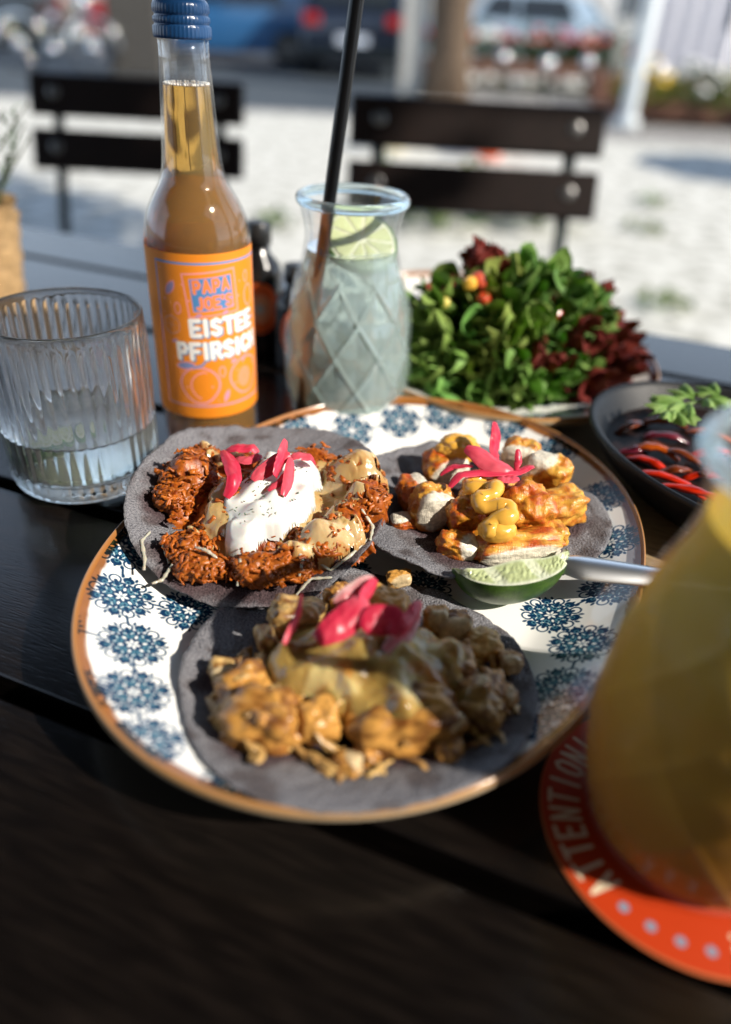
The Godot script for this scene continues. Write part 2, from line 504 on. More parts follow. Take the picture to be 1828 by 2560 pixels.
# ---------------------------------------------------------------- ground, road, houses
const GY := -0.74
func setting() -> void:
	var pave := mat(Color.WHITE, 0.9, 0.2)
	pave.albedo_texture = noise_tex(0.035, 41, [[0.0, lin(0.20, 0.195, 0.165)], [0.36, lin(0.40, 0.395, 0.35)], [0.5, lin(0.55, 0.545, 0.495)], [1.0, lin(0.68, 0.675, 0.625)]], FastNoiseLite.TYPE_SIMPLEX_SMOOTH, 512, 5)
	pave.uv1_triplanar = true; pave.uv1_world_triplanar = true; pave.uv1_scale = Vector3.ONE / 2.6
	var mb := MB.new()
	mb.face([Vector3(-150, GY, 60), Vector3(-150, GY, -250), Vector3(150, GY, -250), Vector3(150, GY, 60)])
	struct(mb, "ground", pave, false)
	var asph := mat(Color.WHITE, 0.85, 0.35)
	asph.albedo_texture = noise_tex(0.05, 42, [[0.0, lin(0.035, 0.044, 0.052)], [0.6, lin(0.062, 0.076, 0.088)], [1.0, lin(0.10, 0.115, 0.13)]])
	asph.uv1_triplanar = true; asph.uv1_world_triplanar = true; asph.uv1_scale = Vector3.ONE / 1.5
	mb = MB.new()
	mb.face([Vector3(-60, GY + 0.004, -9.3), Vector3(-60, GY + 0.004, -24), Vector3(0.35, GY + 0.004, -24), Vector3(0.35, GY + 0.004, -9.3)])
	struct(mb, "road", asph, false)
	# sunlit gravel square on the right
	var grav := mat(Color.WHITE, 0.9, 0.2)
	grav.albedo_texture = noise_tex(0.11, 43, [[0.0, lin(0.05, 0.047, 0.043)], [0.40, lin(0.17, 0.16, 0.15)], [0.58, lin(0.42, 0.41, 0.39)], [1.0, lin(0.75, 0.74, 0.72)]], FastNoiseLite.TYPE_CELLULAR, 512, 3)
	grav.uv1_triplanar = true; grav.uv1_world_triplanar = true; grav.uv1_scale = Vector3.ONE / 2.2
	mb = MB.new()
	mb.face([Vector3(0.5, GY + 0.004, -8.4), Vector3(0.5, GY + 0.004, -24), Vector3(30, GY + 0.004, -24), Vector3(30, GY + 0.004, -8.4)])
	struct(mb, "gravel_square", grav, false)
	# kerb stones along the near side of the road
	var km := grain(mat(lin(0.42, 0.42, 0.41), 0.85, 0.3), M.mottled, null, 0.3, 0.0)
	for i in 14:
		mb = MB.new()
		mb.box(Vector3(0.45 - 0.5 - i * 1.0, GY + 0.008, -9.22), Vector3(0.985, 0.022, 0.13), Basis(), 0.012)
		var kerb := put(mb, "kerb_stone", km)
		kerb.set_meta("kind", "structure")
	# houses across the road
	for h in [[-17.0, 26.0, -40.0, lin(0.40, 0.37, 0.33), "wide sand coloured house across the road behind the parked cars"], [10.5, 27.0, -44.0, lin(0.58, 0.57, 0.55), "pale grey house behind the gravel square and planters"]]:
		var t := thing("house", h[4], "house", Vector3(h[0], GY, h[2]))
		mb = MB.new(); mb.box(Vector3(h[0], GY + 3.3, h[2]), Vector3(h[1], 6.6, 8))
		put(mb, "wall", grain(mat(h[3], 0.9, 0.2), M.mottled, null, 3.0, 0.0), t)
		mb = MB.new(); mb.box(Vector3(h[0], GY + 6.8, h[2]), Vector3(h[1] + 0.8, 0.4, 8.8), Basis(), 0.05)
		put(mb, "roof", mat(lin(0.16, 0.07, 0.05), 0.8), t)
		for st in 2:
			for i in 7:
				var x: float = h[0] + (i - 3) * h[1] / 7.6
				mb = MB.new(); mb.box(Vector3(x, GY + 2.0 + st * 3.2, h[2] + 4.03), Vector3(1.4, 1.9, 0.10), Basis(), 0.02)
				var wf := put(mb, "window", mat(lin(0.6, 0.6, 0.58), 0.5), t)
				for sx in [-1, 1]:
					mb = MB.new(); mb.box(Vector3(x + sx * 0.33, GY + 2.0 + st * 3.2, h[2] + 4.09), Vector3(0.56, 1.7, 0.03))
					put(mb, "pane", M.window, wf)

func restaurant() -> void:  # unseen dark house, added to darken what glass and table reflect
	var t := thing("added_dark_house", "unseen dark plastered restaurant house added behind the diners to dim reflections", "house", Vector3(-1.0, GY, 5.4))
	var mb := MB.new(); mb.box(Vector3(-1.0, GY + 2.6, 5.4), Vector3(16, 5.2, 2.0))
	put(mb, "wall", grain(mat(lin(0.085, 0.075, 0.065), 0.9, 0.2), M.mottled, null, 2.0, 0.0), t)
	for i in 5:
		mb = MB.new(); mb.box(Vector3(-7.0 + i * 3.0, GY + 1.6, 4.39), Vector3(1.5, 2.2, 0.06), Basis(), 0.02)
		var f := put(mb, "window", mat(lin(0.1, 0.07, 0.05), 0.5), t)
		mb = MB.new(); mb.box(Vector3(-7.0 + i * 3.0, GY + 1.6, 4.352), Vector3(1.3, 2.0, 0.012))
		put(mb, "pane", M.window, f)

# a car along x (turn by 90 degrees for one seen from behind); side outline extruded and tucked in towards the roof
func car(called: String, label: String, at: Vector3, turn: float, long: float, paint: Color, tall := 1.48, van := false) -> Node3D:
	var t := thing(called, label, "van" if van else "car", Vector3(at.x, GY, at.z))
	t.rotation.y = turn
	var l := long / 2.0
	var side: Array = [Vector2(-l, 0.35), Vector2(-l, 0.72), Vector2(-l * 0.96, 0.86), Vector2(-l * 0.55, 0.95), Vector2(-l * 0.28, tall - 0.06), Vector2(-l * 0.1, tall), Vector2(l * 0.5, tall - 0.02), Vector2(l * 0.72, tall - 0.12), Vector2(l * 0.93, 0.98), Vector2(l, 0.85), Vector2(l, 0.35), Vector2(l * 0.92, 0.24), Vector2(-l * 0.92, 0.24)]
	if van: side = [Vector2(-l, 0.35), Vector2(-l, 0.85), Vector2(-l * 0.9, 1.05), Vector2(-l * 0.66, tall - 0.2), Vector2(-l * 0.55, tall), Vector2(l * 0.97, tall), Vector2(l, tall - 0.1), Vector2(l, 0.35), Vector2(l * 0.95, 0.24), Vector2(-l * 0.95, 0.24)]
	var hw := 0.86
	var tuck := func(p: Vector2) -> float: return hw * (1.0 - 0.2 * smoothstep(0.92, tall, p.y)) * (1.0 - 0.05 * smoothstep(0.75, 1.0, absf(p.x) / l))
	var mb := MB.new()
	mb.col = paint
	var n := side.size()
	for k in n:
		var p: Vector2 = side[k]
		var w: float = tuck.call(p)
		for s in [-w, -w * 0.93, w * 0.93, w]: mb.vert(Vector3(p.x, p.y + (0.0 if absf(s) < w else -0.02 * signf(p.y - 0.6)), s))
	for k in n:
		var k2 := (k + 1) % n
		for j in 3: mb.quad(k * 4 + j, k2 * 4 + j, k2 * 4 + j + 1, k * 4 + j + 1)
	for j in [0, 3]:
		var cix := mb.vert(Vector3(0, 0.7, (-hw if j == 0 else hw)))
		for k in n:
			if j == 0: mb.tri(cix, ((k + 1) % n) * 4, k * 4)
			else: mb.tri(cix, k * 4 + 3, ((k + 1) % n) * 4 + 3)
	var b := MeshInstance3D.new()
	b.name = "body"; b.mesh = mb.mesh(); b.material_override = M.paint
	t.add_child(b)
	var local := func(m2: MB, nm: String, mt: Material) -> void:
		var o := MeshInstance3D.new()
		o.name = numbered(nm, t); o.mesh = m2.mesh(); o.material_override = mt
		t.add_child(o, true)
	var roof := tall - 0.10
	for s in [-1.0, 1.0]:
		for q in ([[-0.42, -0.02, -0.27], [0.02, 0.62, 0.5]] if not van else [[-0.78, -0.45, -0.62]]):
			mb = MB.new()
			var zb: float = s * (tuck.call(Vector2(0, 0.98)) + 0.006)
			var zt: float = s * (tuck.call(Vector2(0, roof)) + 0.006)
			var pts := [Vector3(q[0] * l, 0.98, zb), Vector3(q[1] * l, 0.98, zb), Vector3((q[1] if q[0] < 0 else q[2]) * l, roof, zt), Vector3((q[2] if q[0] < 0 else q[0]) * l, roof, zt)]
			mb.face(pts); mb.face([pts[3] - Vector3(0, 0, s * 0.01), pts[2] - Vector3(0, 0, s * 0.01), pts[1] - Vector3(0, 0, s * 0.01), pts[0] - Vector3(0, 0, s * 0.01)])
			local.call(mb, "side_window", M.window)
	mb = MB.new()
	var xr := l * (0.86 if not van else 1.004)
	mb.face([Vector3(l * 0.94 + 0.02, 1.0, -0.66), Vector3(l * 0.94 + 0.02, 1.0, 0.66), Vector3(xr - (0.06 * l if not van else 0.0), roof - 0.02, 0.58), Vector3(xr - (0.06 * l if not van else 0.0), roof - 0.02, -0.58)])
	local.call(mb, "rear_window", M.window)
	mb = MB.new()
	mb.face([Vector3(-l * 0.56, 0.97, 0.66), Vector3(-l * 0.56, 0.97, -0.66), Vector3(-l * 0.31, roof, -0.58), Vector3(-l * 0.31, roof, 0.58)])
	local.call(mb, "windscreen", M.window)
	for s in [-1.0, 1.0]:
		mb = MB.new(); mb.box(Vector3(l - 0.01, 0.82, s * 0.66), Vector3(0.06, 0.16, 0.26), Basis(), 0.02); mb.col = Color(0.35, 0.01, 0.01)
		for i in mb.c.size(): mb.c[i] = Color(0.35, 0.012, 0.01)
		local.call(mb, "tail_light", M.glossy)
		mb = MB.new(); mb.box(Vector3(-l + 0.01, 0.68, s * 0.62), Vector3(0.06, 0.15, 0.3), Basis(), 0.03)
		local.call(mb, "headlight", M.steel)
		for e in [-0.62, 0.64]:
			mb = MB.new()
			mb.lathe(Vector3.ZERO, [Vector2(0.2, -0.09), Vector2(0.29, -0.09), Vector2(0.31, -0.06), Vector2(0.31, 0.06), Vector2(0.29, 0.09), Vector2(0.2, 0.09)], 28)
			for i in mb.v.size(): mb.v[i] = Vector3(e * l, 0.31, s * 0.80) + Vector3(mb.v[i].x, mb.v[i].z, mb.v[i].y)
			local.call(mb, "wheel", M.rubber)
			mb = MB.new()
			mb.lathe(Vector3.ZERO, [Vector2(0.0, 0.0), Vector2(0.06, 0.012), Vector2(0.19, 0.0), Vector2(0.21, 0.014), Vector2(0.21, -0.02)], 20)
			for i in mb.v.size(): mb.v[i] = Vector3(e * l, 0.31, s * 0.885) + Vector3(mb.v[i].x, mb.v[i].z, s * mb.v[i].y)
			local.call(mb, "wheel_rim", M.zinc)
	mb = MB.new(); mb.box(Vector3(l + 0.012, 0.56, 0), Vector3(0.02, 0.12, 0.5), Basis(), 0.004)
	for i in mb.c.size(): mb.c[i] = Color(0.6, 0.66, 0.75)
	local.call(mb, "number_plate", M.plain)
	for e in [-1.0, 1.0]:
		mb = MB.new(); mb.box(Vector3(e * (l - 0.03), 0.42, 0), Vector3(0.16, 0.2, 1.62), Basis(), 0.05)
		for i in mb.c.size(): mb.c[i] = paint * 0.55
		local.call(mb, "bumper", M.paint)
	return t

# a leafy plant: leaf blades and, if asked, round blossoms; everything in one crown and one blossom part each
func plant(called: String, label: String, cat: String, at: Vector3, r: float, h: float, n: int, green: Color, blooms: Array, leaf := 0.06, group := "") -> void:
	var t := thing(called, label, cat, at, group)
	var mb := MB.new()
	for i in n:
		var a := rnd(0, TAU)
		var q := sqrt(rng.randf()) * r
		var p := at + Vector3(cos(a) * q, h * (0.25 + 0.75 * rng.randf()) * (1.0 - 0.5 * q * q / (r * r)), sin(a) * q)
		var d := Vector3(cos(a) * 0.7 + rnd(-0.5, 0.5), rnd(0.0, 1.0), sin(a) * 0.7 + rnd(-0.5, 0.5)).normalized()
		var s := d.cross(Vector3(rnd(-1, 1), 1, rnd(-1, 1))).normalized() * leaf * rnd(0.25, 0.45)
		var ln := leaf * rnd(0.7, 1.3)
		var g := rnd(0.6, 1.5)
		mb.col = Color(green.r * g * rnd(0.8, 1.3), green.g * g, green.b * g)
		var bend := Vector3(0, -leaf * 0.2, 0)
		mb.face([p, p + d * ln * 0.5 + s, p + d * ln + bend, p + d * ln * 0.5 - s])
	put(mb, "foliage", M.leaf, t, Vector3.ZERO, false)
	mb = MB.new()
	for i in 5:
		var a := TAU * i / 5.0
		mb.tube([at, at + Vector3(cos(a) * r * 0.3, h * 0.4, sin(a) * r * 0.3), at + Vector3(cos(a) * r * 0.5, h * 0.8, sin(a) * r * 0.5)], [leaf * 0.1, leaf * 0.08, leaf * 0.04], 5)
	for i in mb.c.size(): mb.c[i] = Color(0.09, 0.11, 0.03)
	put(mb, "stem", M.plain, t)
	for b in blooms:
		var k: Color = b[0]
		for i in int(b[1]):
			var a := rnd(0, TAU)
			var q := sqrt(rng.randf()) * r
			var p := at + Vector3(cos(a) * q, h * rnd(0.75, 1.08) * (1.0 - 0.35 * q * q / (r * r)), sin(a) * q)
			mb = MB.new()
			var br: float = b[2] * rnd(0.7, 1.15)
			mb.blob(3, func(d: Vector3): return p + d * Vector3(br, br * 0.6, br) * (1.0 + 0.25 * sin(5.0 * atan2(d.z, d.x))))
			for j in mb.c.size(): mb.c[j] = k * rnd(0.8, 1.1)
			put(mb, "blossom", M.plain, t)

func background() -> void:
	car("parked_car", "bright blue hatchback parked side on across the road behind the bottle", Vector3(-3.1, 0, -16.6), 0.04, 3.9, Color(0.025, 0.11, 0.26))
	car("parked_car", "dark navy car seen from behind its pale number plate, beside the blue hatchback", Vector3(-0.62, 0, -16.3), -PI / 2, 4.2, Color(0.006, 0.011, 0.02), 1.62)
	car("parked_car", "pale blue car parked behind the planters on the gravel square", Vector3(2.6, 0, -20.0), 0.05, 4.1, Color(0.32, 0.42, 0.52))
	car("delivery_van", "white van parked at the far right behind the planters", Vector3(7.6, 0, -18.0), 0.0, 5.2, Color(0.6, 0.61, 0.64), 2.2, true)
	car("parked_car", "red car parked far back, partly hidden by the grey pillar and the blue hatchback", Vector3(-5.0, 0, -20.8), 0.0, 3.9, Color(0.4, 0.02, 0.02))
	car("parked_car", "black car parked at the far left behind the bicycle", Vector3(-9.2, 0, -18.5), 0.0, 4.3, Color(0.01, 0.012, 0.014))
	# square pillar on the left
	var mb := MB.new()
	mb.box(Vector3(-3.68, GY + 1.6, -13.0), Vector3(0.78, 3.2, 0.7), Basis(), 0.03)
	tag(put(mb, "pillar", grain(mat(lin(0.075, 0.068, 0.058), 0.9), M.mottled, M.coarse, 0.6, 0.4), null, Vector3(-3.68, GY, -13.0)), "dark grey brown square pillar standing left of the blue hatchback", "pillar")
	# tree trunk with crown
	var t := thing("street_tree", "thick brown street tree trunk rising behind the right chair", "tree", Vector3(0.78, GY, -12.1))
	mb = MB.new()
	var tp := []
	var trr := []
	for k in 16:
		tp.append(Vector3(0.78 + 0.02 * sin(k * 1.3), GY + k * 0.5, -12.1)); trr.append(0.29 * (1.3 if k == 0 else 1.0) - 0.012 * k)
	mb.tube(tp, trr, 18)
	for i in mb.v.size():
		var dv := mb.v[i] - Vector3(0.78, mb.v[i].y, -12.1)
		mb.v[i] += dv * 0.22 * n3(Vector3(dv.x * 5, mb.v[i].y * 0.8, dv.z * 5), 2.0)
	put(mb, "trunk", grain(mat(lin(0.16, 0.115, 0.08), 0.95, 0.2), M.mottled, M.coarse, 0.5, 2.0), t)
	mb = MB.new()
	for i in 2600:
		var p := Vector3(0.78, GY + 8.4, -12.1) + Vector3(rnd(-1, 1), rnd(-0.6, 0.9), rnd(-1, 1)).normalized() * 2.3 * pow(rng.randf(), 0.45) * (1.0 + 0.4 * n3(Vector3(i, 0, 0), 3.1))
		var d := Vector3(rnd(-1, 1), rnd(-0.6, 0.4), rnd(-1, 1)).normalized()
		var s := d.cross(Vector3(rnd(-1, 1), rnd(-1, 1), rnd(-1, 1))).normalized() * 0.07
		mb.col = Color(0.05, 0.10, 0.02) * rnd(0.6, 1.5)
		mb.face([p, p + d * 0.1 + s, p + d * 0.2, p + d * 0.1 - s])
	put(mb, "crown", M.leaf, t, Vector3.ZERO, false)
	var t2 := thing("street_tree", "broad leafy tree added unseen right of the table to shade the ground", "tree", Vector3(3.1, GY, -0.5))  # unseen tree, added so its crown shades the ground behind on the left
	mb = MB.new(); mb.tube([Vector3(3.1, GY, -0.5), Vector3(3.05, GY + 1.8, -0.5), Vector3(2.7, GY + 4.6, -0.3)], [0.2, 0.15, 0.06], 14)
	for q in [[0.9, 0.5], [-1.0, 0.8], [0.2, -1.1], [-0.6, -0.7]]: mb.tube([Vector3(2.95, GY + 2.6, -0.45), Vector3(2.7 + q[0], GY + 4.2, -0.3 + q[1]), Vector3(2.7 + q[0] * 1.8, GY + 5.1, -0.3 + q[1] * 1.8)], [0.09, 0.05, 0.02], 8)
	put(mb, "trunk", grain(mat(lin(0.16, 0.115, 0.08), 0.95, 0.2), M.mottled, M.coarse, 0.5, 2.0), t2)
	mb = MB.new()
	for i in 9000:
		var p := Vector3(2.5, GY + 5.0, -0.2) + Vector3(rnd(-1, 1), rnd(-0.5, 0.8), rnd(-1, 1)).normalized() * Vector3(2.0, 1.3, 2.0) * pow(rng.randf(), 0.42) * (1.0 + 0.4 * n3(Vector3(i, 0, 0), 3.1))
		var d := Vector3(rnd(-1, 1), rnd(-0.6, 0.4), rnd(-1, 1)).normalized()
		var s := d.cross(Vector3(rnd(-1, 1), rnd(-1, 1), rnd(-1, 1))).normalized() * 0.075
		mb.col = Color(0.05, 0.10, 0.02) * rnd(0.6, 1.5)
		mb.face([p, p + d * 0.1 + s, p + d * 0.2, p + d * 0.1 - s])
	put(mb, "crown", M.leaf, t2, Vector3.ZERO, false)
	for wd in [[1.48, -4.5, "small weed growing in the bright pavement right of the chair"], [1.2, -3.15, "tiny weed on the pavement just beyond the table's far right corner"], [1.75, -5.3, "weed in the sunny pavement right of the chair, farther back"], [0.72, -3.4, "weed on the pavement right behind the salad"], [-0.55, -4.2, "flat weed on the pavement between the two chairs"]]:
		plant("weed", wd[2], "weed", Vector3(wd[0], GY, wd[1]), 0.09, 0.06, 40, Color(0.12, 0.18, 0.05), [], 0.05, "weeds in the pavement")
	for i in 6:
		plant("shrub", "dark shrub behind the long planter, %s from the trunk" % ["first", "second", "third", "fourth", "fifth", "sixth"][i], "shrub", Vector3(1.15 + i * 0.62, GY, -16.2 - (i % 2) * 0.3), 0.42, 0.95, 260, Color(0.03, 0.055, 0.02), [[Color(0.5, 0.08, 0.06), 2 if i % 2 else 0, 0.06]], 0.13, "shrubs behind the planter")
	# pale post beside the trunk, and the thin pale post further right
	mb = MB.new()
	mb.box(Vector3(0.30, GY + 1.5, -12.2), Vector3(0.34, 3.0, 0.3), Basis(), 0.03)
	tag(put(mb, "concrete_post", grain(mat(lin(0.50, 0.49, 0.45), 0.9), M.mottled, M.coarse, 0.4, 0.3), null, Vector3(0.30, GY, -12.2)), "pale concrete post standing against the left of the tree trunk", "post")
	mb = MB.new()
	mb.lathe(Vector3(2.66, GY, -9.5), [Vector2(0.14, 0), Vector2(0.14, 0.1), Vector2(0.085, 0.14), Vector2(0.08, 3.2), Vector2(0.0, 3.22)], 20)
	tag(put(mb, "metal_post", mat(lin(0.66, 0.70, 0.70), 0.4), null, Vector3(2.66, GY, -9.5)), "slender pale metal post standing between the right chair and the right planter", "post")
	# white tent walls beyond, at the right
	for i in 3:
		mb = MB.new()
		var x0 := 4.1 + i * 1.35
		mb.grid(24, 8, func(a: float, b: float): return Vector3(x0 + a * 1.25, GY + 0.35 + b * 2.2, -14.6 + 0.09 * sin(a * 26.0 + i) * (1.0 - 0.6 * b)))
		tag(put(mb, "canvas_wall", mat(lin(0.62, 0.61, 0.64), 0.9, 0.2), null, Vector3(x0, GY + 0.35, -14.6), false), ["white canvas sheet hanging just right of the pale metal post", "white canvas sheet hanging in the middle of three behind the red trough", "white canvas sheet hanging at the right edge behind the red trough"][i], "canvas sheet", "white canvas sheets")
	# planters
	var wood := grain(mat(lin(0.17, 0.075, 0.045), 0.8), M.mottled, M.coarse, 0.25, 0.3)
	for pl in [[1.95, -14.4, 2.9, "long brown wooden planter full of pink and red flowers behind the right chair"], [4.55, -11.9, 3.6, "reddish brown wooden trough raised behind the right green plants"], [4.6, -10.25, 3.9, "low brown planter with yellow green plants right of the pale metal post"]]:
		var low: float = 0.18 if pl[1] > -11.0 else 0.34
		var pt := thing("planter", pl[3], "planter", Vector3(pl[0], GY, pl[1]))
		for s in [-1.0, 1.0]:
			for k in 2:
				mb = MB.new(); mb.box(Vector3(pl[0], GY + 0.06 + (k + 0.5) * low / 2.0, pl[1] + s * 0.24), Vector3(pl[2], low / 2.0 - 0.012, 0.035), Basis(), 0.006)
				put(mb, "plank", wood, pt)
			mb = MB.new(); mb.box(Vector3(pl[0] + s * (pl[2] / 2 - 0.02), GY + 0.06 + low / 2, pl[1]), Vector3(0.035, low - 0.012, 0.44), Basis(), 0.006)
			put(mb, "end_board", wood, pt)
			mb = MB.new(); mb.box(Vector3(pl[0] + s * (pl[2] / 2 - 0.3), GY + 0.03, pl[1]), Vector3(0.08, 0.06, 0.4))
			put(mb, "foot", wood, pt)
		mb = MB.new(); mb.box(Vector3(pl[0], GY + low * 0.55, pl[1]), Vector3(pl[2] - 0.08, low * 0.8, 0.43))
		put(mb, "soil", mat(lin(0.03, 0.02, 0.014), 0.95), pt)
	var pink := Color(0.55, 0.05, 0.12); var red := Color(0.5, 0.03, 0.015); var white := Color(0.75, 0.74, 0.7); var yellow := Color(0.75, 0.5, 0.06); var orange := Color(0.75, 0.16, 0.015)
	for i in 7:
		plant("flower_plant", "%s flowering plant, %s along the long brown planter" % [["pink", "red", "white", "rose", "red and white", "pink and white", "scarlet"][i], ["leftmost", "second", "third", "fourth", "fifth", "sixth", "last"][i]], "plant", Vector3(0.72 + i * 0.41, GY + 0.4, -14.4), 0.26, 0.42, 90, Color(0.05, 0.09, 0.03), [[[pink, red, white, pink, red, pink, red][i], 12, 0.06], [white, 5, 0.05]], 0.1, "flowers in the long planter")
	for i in 8:
		plant("white_flower_plant", "low cushion of white flowers, %s from the left in front of the long planter" % ["first", "second", "third", "fourth", "fifth", "sixth", "seventh", "eighth"][i], "plant", Vector3(0.85 + i * 0.30, GY, -13.0 - (i % 3) * 0.25), 0.20, 0.26, 70, Color(0.06, 0.08, 0.04), [[white, 14, 0.042], [Color(0.5, 0.42, 0.36), 5, 0.04]], 0.08, "white flower cushions")
	for i in 7:
		plant("planter_plant", "%s plant, %s in the low planter right of the metal post" % [["yellow green bushy", "dark green spiky", "pale green", "orange flowered", "light green bushy", "yellow flowered", "deep green"][i], ["leftmost", "second", "third", "fourth", "fifth", "sixth", "last"][i]], "plant", Vector3(2.95 + i * 0.55, GY + 0.12, -10.05), 0.36, 0.52, 220, [Color(0.18, 0.2, 0.03), Color(0.06, 0.1, 0.03), Color(0.2, 0.24, 0.08), Color(0.1, 0.12, 0.03), Color(0.17, 0.22, 0.05), Color(0.14, 0.15, 0.03), Color(0.06, 0.1, 0.03)][i], [[[yellow, white, white, orange, white, yellow, orange][i], 10, 0.055], [white, 5, 0.045]], 0.1, "plants in the low planter")
	# plants on the pavement behind the right chair
	var pb := [[0.02, -4.6, "low plant with yellow blossoms on the pavement right behind the pineapple glass", yellow, 0.20], [0.30, -4.35, "green plant with white blossoms under the middle of the right chair back", white, 0.22], [0.58, -4.7, "green plant with large white blossoms left of the chair leg", white, 0.24], [0.88, -4.5, "bushy plant with cream blossoms under the right end of the chair back", white, 0.21]]
	for b in pb:
		plant("bedding_plant", b[2], "plant", Vector3(b[0], GY, b[1]), b[4], 0.26, 130, Color(0.10, 0.16, 0.03), [[b[3], 9, 0.032], [white, 4, 0.03]], 0.08, "plants on the pavement behind the chair")
	# two little flower pots seen through the slats of the right chair
	for f in [[0.86, -6.9, lin(0.75, 0.10, 0.02), orange, "orange red flower pot with orange blossoms seen through the right chair slats"], [0.06, -7.0, lin(0.7, 0.62, 0.42), yellow, "cream flower pot with yellow blossoms seen through the right chair slats"]]:
		var ft := thing("flower_pot", f[4], "flower pot", Vector3(f[0], GY, f[1]))
		mb = MB.new(); mb.lathe(Vector3(f[0], GY, f[1]), [Vector2(0.09, 0), Vector2(0.13, 0.18), Vector2(0.145, 0.18), Vector2(0.145, 0.22), Vector2(0.12, 0.22), Vector2(0.11, 0.19)], 24)
		put(mb, "pot", mat(f[2], 0.6), ft)
		for i in 14:
			var p := Vector3(f[0] + rnd(-0.13, 0.13), GY + rnd(0.24, 0.33), f[1] + rnd(-0.13, 0.13))
			mb = MB.new(); mb.blob(3, func(d: Vector3): return p + d * Vector3(0.05, 0.03, 0.05))
			for j in mb.c.size(): mb.c[j] = f[3]
			put(mb, "blossom", M.plain, ft)
	# big dark parasol added out of view to darken reflections and ambient light
	var pt2 := thing("unseen_parasol", "large dark square parasol added above the table to dim its reflections", "unseen_parasol", Vector3(-2.35, GY, -0.2))
	mb = MB.new()
	mb.lathe(Vector3(-2.35, GY, -0.2), [Vector2(0.35, 0.0), Vector2(0.35, 0.06), Vector2(0.05, 0.09), Vector2(0.032, 0.1), Vector2(0.032, 2.9), Vector2(0.0, 2.9)], 20)
	put(mb, "post", M.iron, pt2)
	mb = MB.new(); mb.tube([Vector3(-2.35, GY + 2.85, -0.2), Vector3(-0.75, GY + 2.95, -0.2)], [0.03, 0.03], 10)
	put(mb, "arm", M.iron, pt2)
	mb = MB.new()
	var pc := Vector3(-0.75, GY + 2.85, -0.2)
	mb.grid(24, 24, func(u: float, v: float) -> Vector3:
		var x := (u - 0.5) * 2.0
		var z := (v - 0.5) * 2.0
		return pc + Vector3(x * 1.75, -0.55 * maxf(absf(x), absf(z)) - 0.02 * cos(x * z * 6.0), z * 1.75))
	put(mb, "canopy", mat(lin(0.022, 0.021, 0.020), 0.9, 0.2), pt2, Vector3.ZERO, false)
	for e in [[1, 1], [1, -1], [-1, 1], [-1, -1], [1, 0], [-1, 0], [0, 1], [0, -1]]:
		mb = MB.new(); mb.tube([pc + Vector3(0, -0.05, 0), pc + Vector3(e[0] * 1.73, -0.58, e[1] * 1.73)], [0.010, 0.010], 6)
		put(mb, "rib", M.iron, pt2)
	var pt3 := thing("unseen_parasol", "small round dark parasol added far right to cast a patch of shade", "unseen_parasol", Vector3(5.05, GY, -5.95))  # out of view, added to throw a dark patch on the pavement
	mb = MB.new(); mb.lathe(Vector3(5.05, GY, -5.95), [Vector2(0.25, 0), Vector2(0.25, 0.05), Vector2(0.03, 0.07), Vector2(0.022, 0.1), Vector2(0.022, 2.15), Vector2(0.0, 2.15)], 16)
	put(mb, "post", M.iron, pt3)
	mb = MB.new(); mb.lathe(Vector3(5.05, GY, -5.95), [Vector2(0.0, 2.2), Vector2(0.85, 1.85), Vector2(0.86, 1.70), Vector2(0.84, 1.70), Vector2(0.83, 1.84), Vector2(0.0, 2.17)], 8)
	put(mb, "canopy", mat(lin(0.03, 0.05, 0.045), 0.9, 0.2), pt3)
	# steel balls on posts, made up to give sun glints among the flowers
	var bl := ["in front of the tree trunk", "before the long planter, left", "before the long brown planter, right", "just left of the pale metal post", "beside the reddish trough", "at the far right before the canvas"]
	for i in 6:
		var bp := Vector3([1.15, 1.75, 2.25, 3.0, 3.9, 5.2][i], GY, [-13.4, -13.8, -12.6, -13.5, -12.9, -13.2][i])
		var bo := thing("glint_ball_post", "made up low post with a steel ball for sun glints " + bl[i], "bollard", bp, "added glint ball posts")
		mb = MB.new(); mb.lathe(bp, [Vector2(0.07, 0), Vector2(0.05, 0.05), Vector2(0.045, 0.36), Vector2(0.0, 0.37)], 16)
		put(mb, "post", M.iron, bo)
		mb = MB.new(); mb.blob(12, func(d: Vector3): return bp + Vector3(0, 0.45, 0) + d * 0.10)
		put(mb, "ball", M.steel, bo)
	# bicycle on the left
	var bt := thing("bicycle", "chrome and black bicycle leaning in front of the grey pillar at the left", "bicycle", Vector3(-4.75, GY, -12.6))
	for x in [-5.3, -4.25]:
		mb = MB.new()
		var rp := []
		for k in 33: rp.append(Vector3(x + 0.33 * cos(TAU * k / 32.0), GY + 0.34 + 0.33 * sin(TAU * k / 32.0), -12.6))
		mb.tube(rp, rp.map(func(_p): return 0.018), 6, 1.0, Vector3.BACK)
		var wh := put(mb, "wheel", M.rubber, bt)
		mb = MB.new()
		for k in 12: mb.tube([Vector3(x, GY + 0.34, -12.6), Vector3(x + 0.31 * cos(TAU * k / 12.0), GY + 0.34 + 0.31 * sin(TAU * k / 12.0), -12.6)], [0.003, 0.003], 4)
		put(mb, "spokes", M.steel, wh)
		mb = MB.new()
		var fp := []
		for k in 13: fp.append(Vector3(x + 0.37 * cos(PI * k / 12.0), GY + 0.34 + 0.37 * sin(PI * k / 12.0), -12.6))
		mb.tube(fp, fp.map(func(_p): return 0.03), 6, 0.3, Vector3.BACK)
		put(mb, "mudguard", M.steel, bt)
	mb = MB.new()
	var bb := Vector3(-4.83, GY + 0.3, -12.6)
	var seat := Vector3(-4.98, GY + 0.85, -12.6)
	var head := Vector3(-4.42, GY + 0.82, -12.6)
